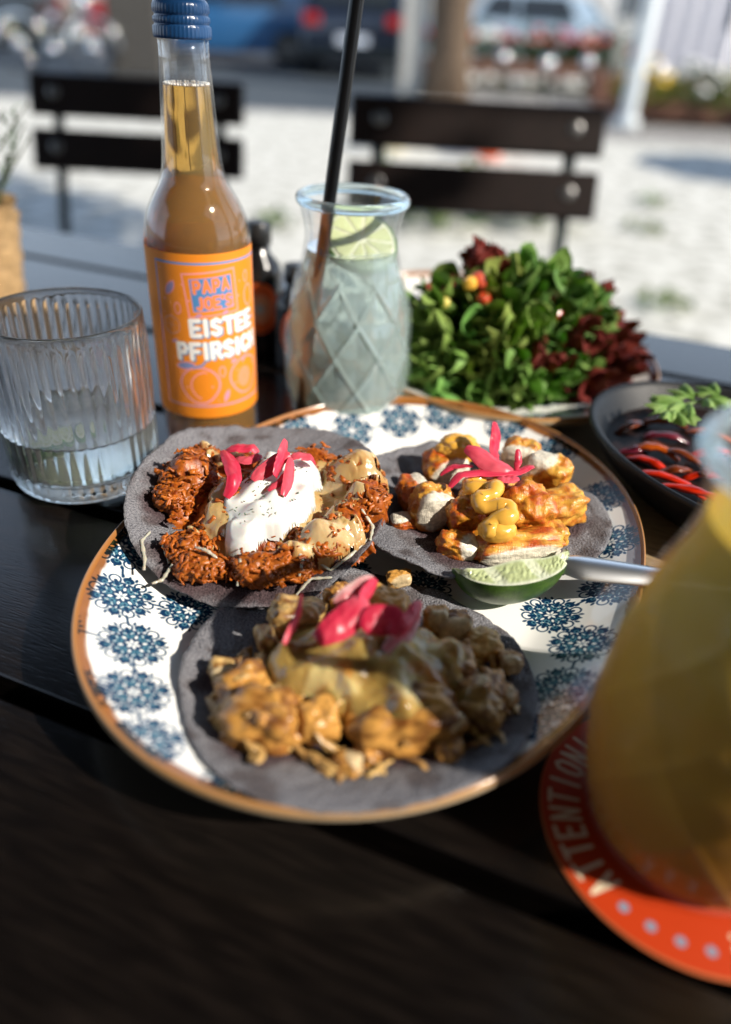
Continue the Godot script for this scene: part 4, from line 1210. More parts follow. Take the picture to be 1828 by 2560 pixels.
	var sl := ["at the far left of the left taco, curving down the bare tortilla", "second from the left on the bare tortilla", "short one near the lower left edge of the left taco", "across the front left clump", "curving along the right front edge of the left taco", "hanging in the gap at the front of the left taco", "hanging over the right clump of the left taco", "over the bright front clump of the left taco", "flat on the tortilla at the left taco's front right", "over the back left clump of the left taco"]
	for i in str_.size():
		var q := []
		for p in str_[i]: q.append(Vector3(p[0] * 0.001, heap_y(0, p[0] * 0.001, p[2] * 0.001) + 0.0008 + p[1] * 0.0018, p[2] * 0.001))
		var cv := Curve3D.new()
		for j in q.size():
			var tg: Vector3 = (q[mini(j + 1, q.size() - 1)] - q[maxi(j - 1, 0)]) * 0.2
			cv.add_point(q[j], -tg, tg)
		var mb := MB.new()
		var pts := []
		var rr := []
		for j in 17:
			pts.append(cv.sample_baked(cv.get_baked_length() * j / 16.0)); rr.append(0.0009 * (0.6 + 0.4 * sin(PI * j / 16.0)) * (1.0 + 0.25 * sin(j * 1.7 + i)))
		mb.tube(pts, rr, 8, 0.8, Vector3.UP, func(_a: float, _b: float): return Color(0.50, 0.42, 0.33))
		tag(put(mb, "cheese_string", M.cheese, null, q[0]), "cheese string " + sl[i], "melted cheese", "strings of cheese on the left taco")
	# cream
	heaps[0].append([-0.047, -0.320, 0.034, 0.0108, 0.046])
	drape("sour_cream", "thick white herb cream in the middle of the left taco", "cream", 0, [[-0.047, -0.341, 0.016, 0.015], [-0.053, -0.322, 0.017, 0.016], [-0.040, -0.330, 0.017, 0.014], [-0.056, -0.304, 0.015, 0.012], [-0.044, -0.307, 0.014, 0.011], [-0.059, -0.291, 0.010, 0.009], [-0.051, -0.358, 0.008, 0.010], [-0.037, -0.346, 0.014, 0.012], [-0.034, -0.318, 0.010, 0.010], [-0.065, -0.312, 0.007, 0.008]], 0.0058, M.cream, func(_x, _z, _w): return Color.WHITE, 0.0, 44.0, 0.0006, 0.0036, -0.0016, 0.0055, 0.0)
	var mbd := MB.new()
	for i in 75:
		var x := -0.048 + rnd(-0.017, 0.017)
		var z := -0.316 + rnd(-0.027, 0.022)
		var a := rnd(0, TAU)
		var y := heap_y(0, x, z) + 0.0080
		mbd.tube([Vector3(x, y, z), Vector3(x + 0.0012 * cos(a), y + 0.0003, z + 0.0012 * sin(a))], [0.00030, 0.00022], 4)
	var dl := put(mbd, "dill_flecks", M.dill, null, Vector3(-0.048, 0.05, -0.316))
	tag(dl, "tiny dark dill flecks strewn in the white cream", "dill"); dl.set_meta("kind", "stuff")
	# onions of the left taco
	var g1 := "pickled onion slices on the left taco"
	onion("thick upright curved pink onion slice left of the cream", [V(-75.9, 52.0, -345.3), V(-68.3, 54.0, -328.5), V(-64.7, 54.0, -315.7), V(-65.7, 50.0, -311.6), V(-68.4, 46.0, -309.4)], 0.0068, g1, Vector3(0.3, 0.8, 0.5))
	onion("pink onion slice lying behind the upright slice, pointing right", [V(-74.7, 52.0, -345.5), V(-68.0, 55.0, -345.6), V(-60.9, 55.0, -345.5), V(-57.4, 52.0, -345.0)], 0.0070, g1)
	onion("deep pink onion slice lying behind the cream, lowest of its bunch", [V(-69.6, 50.0, -340.0), V(-62.2, 52.0, -338.3), V(-56.1, 51.0, -343.6)], 0.0065, g1)
	onion("tallest pink onion slice with a pointed tip standing over the cream", [V(-41.7, 64.0, -336.9), V(-42.1, 61.0, -330.6), V(-43.6, 57.0, -323.8), V(-45.1, 54.0, -317.8)], 0.0075, g1, Vector3(0.9, 0.2, 0.3))
	onion("wide pink onion slice sloping left from the pointed slice", [V(-39.2, 60.0, -330.4), V(-45.0, 58.0, -327.8), V(-50.8, 55.0, -323.4), V(-56.4, 51.0, -318.1)], 0.0066, g1, Vector3(0.2, 0.8, 0.6))
	onion("narrow pink onion slice hanging towards the front below the pointed slice", [V(-38.3, 59.0, -328.6), V(-38.2, 56.0, -321.7), V(-38.5, 53.0, -313.8), V(-39.9, 50.0, -307.3)], 0.0052, g1, Vector3(0.6, 0.5, 0.6))
	onion("short pink onion slice curling off to the right of the pointed slice", [V(-41.1, 54.0, -336.2), V(-35.6, 56.0, -338.9), V(-29.8, 55.0, -339.4), V(-27.5, 50.0, -340.0)], 0.0062, g1)
	onion("thin pink onion slice across the cream, lowest on the left taco", [V(-37.6, 55.0, -325.7), V(-42.2, 53.0, -317.6), V(-48.1, 50.0, -311.3)], 0.0042, g1)
	# --- right taco: crumbed chicken
	var o1 := Color(0.54, 0.15, 0.012); var o2 := Color(0.78, 0.34, 0.035); var r1 := Color(0.52, 0.085, 0.008); var gold := Color(0.78, 0.42, 0.06); var white := Color(0.86, 0.79, 0.64)
	var g2 := "crumbed chicken pieces on the right taco"
	var tt := func(x: float, y: float, z: float) -> Vector3: return V(x, y, z)
	chunk("chicken_piece", "crumbed chicken piece at the back left of the right taco, under a mustard blob", g2, tt.call(44, 32.5, -376), V(12.5, 9.5, 10), Vector3(0.1, 0.3, 0.1), Vector3(0.2, -0.1, 1), r1, o2, white, M.crust, 0.72, 4.2)
	chunk("chicken_piece", "white cut chicken piece at the back of the right taco, behind the onions", g2, tt.call(87, 39, -381), V(10, 9, 8), Vector3(0.2, -0.2, 0.1), Vector3(-0.1, 0.3, 1), o1, gold, white, M.crust, 0.72, 4.2)
	chunk("chicken_piece", "golden chicken piece with a white top at the right back of the right taco", g2, tt.call(100, 36, -366), V(12, 11, 9.5), Vector3(0.0, -0.4, -0.1), Vector3(-0.7, 0.75, 0.1), o1, gold, white, M.crust, 0.72, 4.2)
	chunk("chicken_piece", "orange chicken piece furthest right on the right taco", g2, tt.call(104, 31.5, -341), V(12.5, 9, 9.5), Vector3(0.1, 0.35, 0.15), Vector3.ZERO, o1, gold, white, M.crust, 0.72, 4.2)
	chunk("chicken_piece", "largest orange crumbed piece in the middle of the right taco, right of the mustard", g2, tt.call(83, 37, -328), V(12, 12, 12), Vector3(0.5, 0.25, 0.1), Vector3.ZERO, r1, o2, white, M.crust, 0.8, 4.0)
	chunk("chicken_piece", "dark red chicken piece at the left end of the right taco", g2, tt.call(25.5, 31, -347), V(8, 9, 9), Vector3(0, 0.4, 0.2), Vector3(1, 0.5, 0), r1, o1, white, M.crust, 0.72, 4.2)
	chunk("chicken_piece", "chicken piece with a large white cut face at the left of the right taco", g2, tt.call(34.5, 33, -331), V(11, 12, 9), Vector3(0.1, 0.25, -0.35), Vector3(-0.05, 0.35, 1), o1, gold, white, M.crust, 0.8, 3.6)
	chunk("chicken_piece", "upright orange chicken piece left of the coiled mustard", g2, tt.call(51, 34, -322), V(9, 10.5, 7.5), Vector3(0.2, 0.3, 0.25), Vector3.ZERO, r1, o2, white, M.crust, 0.72, 4.2)
	chunk("chicken_piece", "low orange chicken piece at the front left of the right taco", g2, tt.call(47, 27, -306.5), V(10.5, 7.5, 7.5), Vector3(0.2, -0.35, -0.1), Vector3(0.95, 0.4, 0.2), r1, o2, white, M.crust, 1.0, 2.6)
	chunk("chicken_piece", "long chicken strip with a white cut front at the front of the right taco", g2, tt.call(77, 29, -304), V(21, 7.5, 8.5), Vector3(0.1, 0.16, 0.05), Vector3(0.08, -0.15, 1), r1, gold, white, M.crust, 0.8, 3.6)
	chunk("chicken_piece", "small flat crumb at the left tip of the right taco, beside the left taco", g2, tt.call(20.5, 25.5, -328), V(7, 3.6, 5), Vector3(0, 0.2, 0), Vector3(-0.4, 0.9, 0), r1, o1, white, M.crust, 0.72, 4.2)
	chunk("chicken_piece", "golden chicken piece under the onions in the middle of the right taco", g2, tt.call(66, 35, -346), V(14, 10, 12), Vector3(0, 0.2, 0), Vector3.ZERO, o1, gold, white, M.crust, 0.72, 4.2)
	chunk("chicken_piece", "small golden chicken piece at the right end of the front strip on the right taco", g2, tt.call(96, 28, -318), V(7, 6, 6.5), Vector3(0, 0.5, 0), Vector3.ZERO, o1, gold, white, M.crust, 0.72, 4.2)
	# mustard sauce
	var mus := func(_a, _b): return Color(0.70, 0.37, 0.055)
	var mb := MB.new()
	mb.blob(20, func(d: Vector3): return V(50.5, 42, -379) + d * V(12.5, 8, 9.5) * (1.0 + 0.2 * n3(d, 1.3) + 0.05 * n3(d, 4.0)))
	for i in mb.c.size(): mb.c[i] = mus.call(0, 0)
	tag(put(mb, "mustard_sauce", M.mustard, null, V(50.5, 36, -379)), "smooth mustard yellow sauce blob at the back left of the right taco", "mustard sauce")
	mb = MB.new()
	var path := [V(60, 47, -341), V(52, 46, -336), V(53, 46, -330), V(60, 48, -329), V(65, 50, -327), V(63, 50, -320), V(56, 48, -318), V(57, 46, -313), V(65, 47, -313), V(70, 48.5, -311), V(70, 47, -305.5), V(63, 44.5, -304), V(59.5, 42, -301), V(63.5, 40, -298)]
	var cvm := Curve3D.new()
	for j in path.size():
		var tg: Vector3 = (path[mini(j + 1, path.size() - 1)] - path[maxi(j - 1, 0)]) * 0.2
		cvm.add_point(path[j], -tg, tg)
	var mp := []
	var mr := []
	for j in 90:
		var s := j / 89.0
		mp.append(cvm.sample_baked(cvm.get_baked_length() * s)); mr.append((0.0036 + 0.0012 * s + 0.0006 * sin(s * 40.0)) * (1.0 if s < 0.96 else 1.0 - (s - 0.96) * 16.0))
	mb.tube(mp, mr, 16, 0.95, Vector3.UP, mus)
	mb.blob(14, func(d: Vector3): return V(64.5, 40, -303.5) + d * V(9.5, 6.5, 7.5) * (1.0 + 0.08 * n3(d, 1.5)))
	mb.blob(12, func(d: Vector3): return V(57, 42, -330) + d * V(9, 4.5, 8) * (1.0 + 0.2 * n3(d, 1.8)))
	for i in mb.c.size(): mb.c[i] = mus.call(0, 0)
	tag(put(mb, "mustard_sauce", M.mustard, null, V(60, 36, -318)), "coiled mustard yellow sauce with a loop in the middle of the right taco", "mustard sauce")
	var g3 := "pickled onion slices on the right taco"
	onion("short upright pink onion slice at the back of the right taco", [V(68, 64, -371), V(68.5, 60, -364), V(67, 55, -356), V(68, 51, -350)], 0.0068, g3, Vector3(0.6, 0.4, 0.7))
	onion("wide pink onion slice lying across the middle of the right taco", [V(51, 58, -352), V(57, 57, -347), V(66, 54, -341), V(75, 51, -340)], 0.0088, g3, Vector3(0, 0.9, 0.5))
	onion("long thin pink onion slice curving down to the left above the mustard", [V(42, 46.5, -330), V(47, 51, -335), V(57, 52, -338.5), V(68, 51.5, -338.5), V(78, 51, -341)], 0.0052, g3)
	onion("faint thin pink onion slice furthest left on the right taco", [V(38, 45, -344), V(45, 50, -347), V(55, 51, -344.5)], 0.0038, g3)
	onion("small pink onion slice pointing right on the right taco", [V(71, 50, -337), V(79, 51.5, -343), V(87, 51, -348)], 0.0045, g3)
	onion("short pink onion slice under the wide one on the right taco", [V(66, 50, -333), V(72, 51, -335), V(78, 49.5, -337)], 0.0058, g3)
	onion("wisp of pink onion standing up at the right of the wide slice", [V(77, 51, -343), V(78.5, 55, -347), V(78, 59, -351)], 0.0032, g3)
	# --- front taco: browned chicken under sauce
	var b1 := Color(0.20, 0.068, 0.014); var b2 := Color(0.66, 0.33, 0.075); var b3 := Color(0.74, 0.48, 0.17); var in2 := Color(0.66, 0.50, 0.28)
	var g4 := "browned chicken pieces on the front taco"
	var list := [[-52, 20.5, -219, 8, 4.2, 6, 0.2, "flat pale brown slab at the left end of the front taco"], [-42.5, 24, -207, 11, 8, 9.5, 0.5, "lumpy brown piece left of the big front left one on the front taco"], [-34, 26, -190.5, 15, 9.8, 11.5, -0.15, "big glossy golden piece at the front left of the front taco"], [-48, 20, -195, 5.5, 5, 6.5, 0.9, "small piece tucked against the left of the big golden one"], [-13, 27, -190, 8, 8, 7, 0.3, "bright yellowish piece between the two large front pieces"], [19, 27, -192.5, 20, 11, 11.5, 0.12, "largest pale brown piece at the front middle of the front taco"], [46, 23.5, -203, 11, 8, 8.5, -0.4, "orange brown piece at the front right of the front taco"], [54, 23, -213.5, 6, 7.5, 9.5, -0.2, "upright slice at the right of the front taco"], [63.5, 22, -232, 5, 4.5, 5.5, 0.4, "small cube lying apart at the right edge of the front taco"], [53, 24, -239, 8.5, 5.5, 7, 0.3, "shaggy piece at the back right of the front taco"], [41, 26, -247, 8, 6.5, 6.5, 0.1, "brown topped piece at the back right of the front taco, near the lime"], [10, 32, -249, 11.5, 9.5, 9, 0.0, "tall pale piece at the back of the front taco, behind the onions"], [-27, 29, -243.5, 12.5, 8.5, 9, 0.2, "rounded sauce covered piece at the back left of the front taco"], [-9.5, 28, -259, 7, 6.5, 6, 0.6, "square piece at the very back of the front taco"], [18, 20.5, -286, 6, 3.4, 4.2, 0.2, "loose crumb lying alone behind the front taco, between the other two"], [-37, 27, -229, 4.5, 8, 7, 0.3, "narrow upright slice at the left back of the front taco"], [33, 29, -248.5, 5.5, 5.5, 5, 0.0, "small curled piece behind the sauce on the front taco"], [35, 27, -221, 12, 9, 11, 0.3, "piece under the grey sauce at the right of the front taco"]]
	for i in list.size():
		var q: Array = list[i]
		var pale := i in [4, 11, 14, 9, 16]
		chunk("chicken_piece", q[7], g4, V(q[0], q[1], q[2]), V(q[3], q[4], q[5]) * 0.98, Vector3(rnd(-0.25, 0.25), q[6], rnd(-0.25, 0.25)), Vector3(rnd(-0.4, 0.4), 0.3, 1) if i in [0, 8, 10, 14, 16] else Vector3.ZERO, (b1 if not pale else b2), (b2 if i % 3 else b3), in2, M.chicken, 0.72, 3.6)
	# torn strands of chicken
	var sh := [[[-58, -206], [-54, -200], [-49, -194], [-44, -184]], [[-22, -184], [-16, -178], [-10, -174], [-2, -176]], [[-14, -184], [-8, -181], [2, -178]], [[45, -236], [50, -230], [53, -222]], [[50, -240], [56, -232], [59, -224]], [[40, -226], [47, -218], [50, -206]], [[-43, -232], [-40, -222], [-41, -214]], [[-38, -180], [-34, -176], [-36, -173]]]
	var shl := ["curled strand sticking out at the left of the front taco", "torn strand lying in front of the middle of the front taco", "short torn strand beside the one at the front middle", "strand at the back right of the front taco", "outer strand at the right of the front taco", "strand hanging beside the orange brown piece", "strand on edge at the left back of the front taco", "crumb of a strand at the front left tip of the front taco"]
	for i in sh.size():
		mb = MB.new()
		for kk in 3:
			var pts := []
			var rr := []
			var cv := Curve3D.new()
			for j in sh[i].size():
				var p: Array = sh[i][j]
				var x: float = p[0] * 0.001 + kk * 0.0011
				var z: float = p[1] * 0.001 + kk * 0.0008
				cv.add_point(Vector3(x, heap_y(2, x, z) + 0.0022 + kk * 0.0006, z), Vector3.ZERO, Vector3.ZERO)
			for j in 14:
				var s := j / 13.0
				var p2 := cv.sample_baked(cv.get_baked_length() * s)
				pts.append(p2 + Vector3(0.0012 * n3(p2 + Vector3(kk, 0, 0), 130.0), 0.0016 * n3(p2, 90.0), 0.001 * sin(s * 7.0 + kk))); rr.append(0.0017 * (0.45 + 0.6 * sin(PI * s)) * (1.0 + 0.3 * n3(p2, 300.0)))
			mb.tube(pts, rr, 8, 0.6, Vector3.UP, func(a: float, b: float): return b1.lerp(b3, clampf(0.6 + 0.6 * n3(Vector3(a * 3, b * 3, kk), 2.0), 0, 1)))
		tag(put(mb, "chicken_strand", M.chicken, null, V(sh[i][0][0], 24, sh[i][0][1])), shl[i], "chicken strand", "torn strands on the front taco")
	# finely torn bits of chicken scattered round the pieces
	mb = MB.new()
	for i in 90:
		var an := rnd(0, TAU)
		var rd := rnd(0.70, 1.0) if i % 5 else rnd(0.3, 0.7)
		var x := 0.004 + cos(an) * rd * 0.060
		var z := -0.213 + sin(an) * rd * 0.043
		var kc := b1.lerp(b3, pow(rng.randf(), 1.5))
		torn(mb, Vector3(x, heap_y(2, x, z) + 0.0016, z), Vector3(rnd(-1, 1), rnd(-0.35, 0.35), rnd(-1, 1)).normalized(), rnd(0.004, 0.012), rnd(0.0009, 0.0024), Vector3.UP, kc, kc.lerp(b3, 0.5), rnd(0.4, 0.8))
	var sector := ["right end", "front right", "front", "front left", "left end", "back left", "back", "back right"]
	for i in 16:
		var an := TAU * (i / 2) / 8.0 + rnd(-0.25, 0.25)
		var rd := 0.76 + 0.17 * (i % 2) + rnd(-0.03, 0.03)
		var x := 0.004 + cos(an) * rd * 0.058
		var z := -0.213 + sin(an) * rd * 0.042
		var hs := rnd(0.0026, 0.0048)
		chunk("diced_chicken", "small diced chicken cube at the %s of the front taco, the %s of two" % [sector[i / 2], ["inner", "outer"][i % 2]], "diced chicken cubes of the front taco", Vector3(x, heap_y(2, x, z) + hs * 0.6, z), Vector3(hs * rnd(0.8, 1.5), hs, hs * rnd(0.8, 1.3)), Vector3(rnd(-0.6, 0.6), rnd(0, 3), rnd(-0.6, 0.6)), Vector3(rnd(-1, 1), rnd(0, 1), rnd(0, 1)), b1, b2, in2, M.chicken, 0.7, 4.5)
	var bits := put(mb, "chicken_crumbs", M.chicken, null, V(4, 20, -213))
	tag(bits, "finely torn bits of browned chicken scattered over the front taco", "chicken crumbs"); bits.set_meta("kind", "stuff")
	var sc := func(x: float, z: float, w: float) -> Color:
		var g := clampf(0.5 + 0.9 * n1(Vector3(x, 1, z), 60.0) + 0.3 * n3(Vector3(x, 2, z), 150.0), 0, 1)
		var k := Color(0.21, 0.125, 0.032).lerp(Color(0.44, 0.29, 0.085), g)
		k = k.lerp(Color(0.46, 0.17, 0.028), 0.75 * smoothstep(0.25, 0.6, n1(Vector3(x, 11, z), 70.0)))
		return k.lerp(Color(0.58, 0.46, 0.20), 0.85 * smoothstep(0.20, 0.6, n1(Vector3(x * 0.7, 4, z), 75.0)))
	drape("melted_cheese_sauce", "olive brown cheese sauce poured over the middle of the front taco", "cheese sauce", 2, [[0.002, -0.214, 0.024, 0.020], [0.022, -0.212, 0.022, 0.018], [-0.020, -0.214, 0.018, 0.018], [0.038, -0.218, 0.016, 0.016], [0.010, -0.197, 0.020, 0.014], [-0.028, -0.236, 0.014, 0.012], [0.012, -0.240, 0.016, 0.012], [0.030, -0.240, 0.012, 0.010], [-0.008, -0.240, 0.016, 0.014], [0.046, -0.207, 0.010, 0.010], [0.026, -0.190, 0.018, 0.010], [0.044, -0.228, 0.010, 0.012]], 0.0050, M.cheese, sc, 0.4, 55.0, 0.0007, 0.0030, -0.0012, 0.0030)
	var g5 := "pickled onion slices on the front taco"
	onion("thin pink onion slice standing at the left of the front taco", [V(-23.9, 47.0, -238.0), V(-23.6, 49.0, -227.9), V(-25.0, 47.0, -219.9), V(-28.1, 44.0, -211.8)], 0.0040, g5, Vector3(0.9, 0.3, 0.3))
	onion("pink topped onion slice with a pale band at the back of the front taco", [V(5.3, 50.0, -247.7), V(0.4, 51.0, -241.0), V(-5.7, 51.0, -233.9), V(-10.0, 49.0, -231.2)], 0.0068, g5, Vector3(0.2, 0.8, 0.6), 0.9, 0.14)
	onion("large deep pink onion slice across the middle of the front taco", [V(1.9, 53.0, -230.8), V(-2.6, 53.0, -222.3), V(-8.3, 51.0, -216.4), V(-15.6, 47.0, -211.4)], 0.0098, g5, Vector3(0.0, 0.8, 0.7), 0.0, 0.14)
	onion("bright pink rim of onion beside the pale banded slice", [V(6.4, 51.0, -245.0), V(2.3, 53.0, -235.0), V(-0.1, 53.0, -226.5)], 0.0048, g5, Vector3(0.7, 0.6, 0.4))
	onion("rounded deep pink onion slice at the right of the front taco's middle", [V(1.8, 50.0, -215.7), V(6.3, 52.0, -220.3), V(12.3, 52.0, -220.8), V(16.4, 49.0, -216.7)], 0.0098, g5, Vector3(0.1, 0.7, 0.8), 0.0, 0.18)
	onion("narrow pink onion slice rising to the right on the front taco", [V(24.8, 48.0, -235.8), V(21.1, 49.0, -227.5), V(16.1, 48.0, -217.8)], 0.0055, g5, Vector3(0.4, 0.6, 0.7))
	onion("pale cut edge of onion beneath the narrow right slice on the front taco", [V(23.6, 46.0, -231.1), V(17.1, 46.0, -218.8), V(10.3, 44.0, -210.9)], 0.0060, g5, Vector3(0.2, 0.9, 0.5), 0.8)

# ---------------------------------------------------------------- bottle
func label_print() -> ImageTexture:
	# 195 mm once round, 105 mm high, 4 pixels to the millimetre; the panel's middle lies at the middle of the picture
	var im := Image.create(780, 420, false, Image.FORMAT_RGBA8)
	var orange := Color(0.90, 0.53, 0.12)
	im.fill(orange)
	var lav := Color(0.76, 0.55, 0.67); var blue := Color(0.38, 0.55, 0.74); var pink := Color(0.93, 0.58, 0.56); var wht := Color(0.93, 0.92, 0.90)
	var px := func(p: Vector2) -> Vector2: return Vector2(390, -6) + p * 4.0
	line(im, [px.call(Vector2(-36, 7)), px.call(Vector2(36, 7))], 3.2, lav)
	line(im, [px.call(Vector2(-36, 7)), px.call(Vector2(36, 7))], 2.0, blue)
	line(im, [px.call(Vector2(-36, 7)), px.call(Vector2(-36, 98)), px.call(Vector2(36, 98)), px.call(Vector2(36, 7))], 2.6, lav)
	line(im, [px.call(Vector2(-36, 7)), px.call(Vector2(-36, 40))], 1.8, blue.lerp(lav, 0.4))
	# emblem
	var tl := func(p: Vector2) -> Vector2: return px.call(Vector2(-2, 25) + (p - Vector2(0, 0)).rotated(-0.07))
	line(im, [tl.call(Vector2(-16, -13)), tl.call(Vector2(15, -13)), tl.call(Vector2(15, 13)), tl.call(Vector2(-15, 13))], 2.4, pink, true)
	for i in 20:
		var y := -9.5 + i
		dab(im, tl.call(Vector2(-12, y)), tl.call(Vector2(12, y)), 2.6, lav)
	for i in 19:
		var y := -9.0 + i
		dab(im, tl.call(Vector2(-11.5, y)), tl.call(Vector2(11.5, y)), 2.2, Color(0.30, 0.52, 0.72))
	for q in [[lav, 5.0], [Color(0.93, 0.52, 0.26), 3.3]]:
		write(im, "PAPA", tl, Vector2(-10.6, -8.2), Vector2(4.1, 6.6), 1.55, q[1], q[0])
		write(im, "JOE'S", tl, Vector2(-10.0, 1.8), Vector2(4.0, 6.6), 0.95, q[1], q[0])
	# name of the drink
	var tx := func(p: Vector2) -> Vector2: return px.call(p.rotated(-0.035))
	for q in [[Vector2(0.8, 0.6), Color(0.42, 0.56, 0.72), 6.4], [Vector2.ZERO, wht, 5.6]]:
		write(im, "EISTEE", tx, Vector2(-18.0, 40.6) + q[0], Vector2(6.0, 9.4), 1.9, q[2], q[1])
		write(im, "PFIRSICH", tx, Vector2(-27.5, 55.4) + q[0], Vector2(6.2, 9.6), 1.75, q[2], q[1])
	# peaches, leaves, drops
	for pc in [[Vector2(-13, 83), 12.0], [Vector2(18, 80), 12.0]]:
		var body := ring(pc[0], pc[1], pc[1] * 0.95, 0.0, 30)
		for i in body.size(): body[i] = px.call(body[i] + Vector2(0, maxf(0.0, (body[i].y - pc[0].y) - pc[1] * 0.6) * 0.4))
		line(im, body, 2.6, pink.lerp(lav, 0.4), true)
	line(im, ring(Vector2(-9, 84), 9.5, 9.5, 0.0, 18, 2.0, 4.6).map(func(p): return px.call(p)), 2.2, pink)
	for i in 8: line(im, ring(Vector2(17, 82), 5.2 - i * 0.6, 6.6 - i * 0.75, 0.0, 20).map(func(p): return px.call(p)), 2.0, pink.lerp(orange, 0.35))
	leaf_print(im, px.call(Vector2(-21, 70.5)), 54, 24, -0.12, pink)
	leaf_print(im, px.call(Vector2(-21, 70.5)), 46, 17, -0.12, blue.lerp(lav, 0.3))
	line(im, [px.call(Vector2(-16, 71.5)), px.call(Vector2(-11, 70)), px.call(Vector2(-8.5, 67))], 3.0, blue.lerp(lav, 0.3))
	line(im, [px.call(Vector2(16, 71)), px.call(Vector2(18, 68))], 3.0, lav)
	leaf_print(im, px.call(Vector2(-27, 22)), 44, 22, -1.0, pink)
	leaf_print(im, px.call(Vector2(-27, 22)), 36, 15, -1.0, lav.lerp(blue, 0.4))
	leaf_print(im, px.call(Vector2(3, 92)), 40, 14, -1.2, pink)
	leaf_print(im, px.call(Vector2(3, 92)), 32, 9, -1.2, lav)
	line(im, ring(Vector2(-28, 45), 5.5, 5.5).map(func(p): return px.call(p)), 1.6, lav.lerp(orange, 0.35))
	for i in 3: line(im, [px.call(Vector2(-28, 45) + Vector2.from_angle(i * 1.05) * 5), px.call(Vector2(-28, 45) - Vector2.from_angle(i * 1.05) * 5)], 1.0, lav.lerp(orange, 0.5))
	line(im, ring(Vector2(24, 30), 4.0, 6.5).map(func(p): return px.call(p)), 2.2, pink)
	for d in [Vector2(-23, 34), Vector2(22, 18), Vector2(1, 75)]: line(im, ring(d, 1.9, 3.4).map(func(p): return px.call(p)), 1.8, pink)
	for d in [Vector2(-11, 38), Vector2(5, 37), Vector2(-27, 55), Vector2(9, 69), Vector2(28, 45)]: leaf_print(im, px.call(d), 18, 9, -0.5, lav)
	for i in 46:
		var p := Vector2(fposmod(i * 23.7, 66.0) - 33.0, 11.0 + fposmod(i * 37.3, 84.0))
		var q: Vector2 = px.call(p)
		var back := im.get_pixel(int(q.x), int(q.y))
		if absf(back.b - orange.b) < 0.02 and absf(back.g - orange.g) < 0.02: dab(im, q, q, 1.9 + (i % 3) * 0.5, pink)
	return ImageTexture.create_from_image(im)

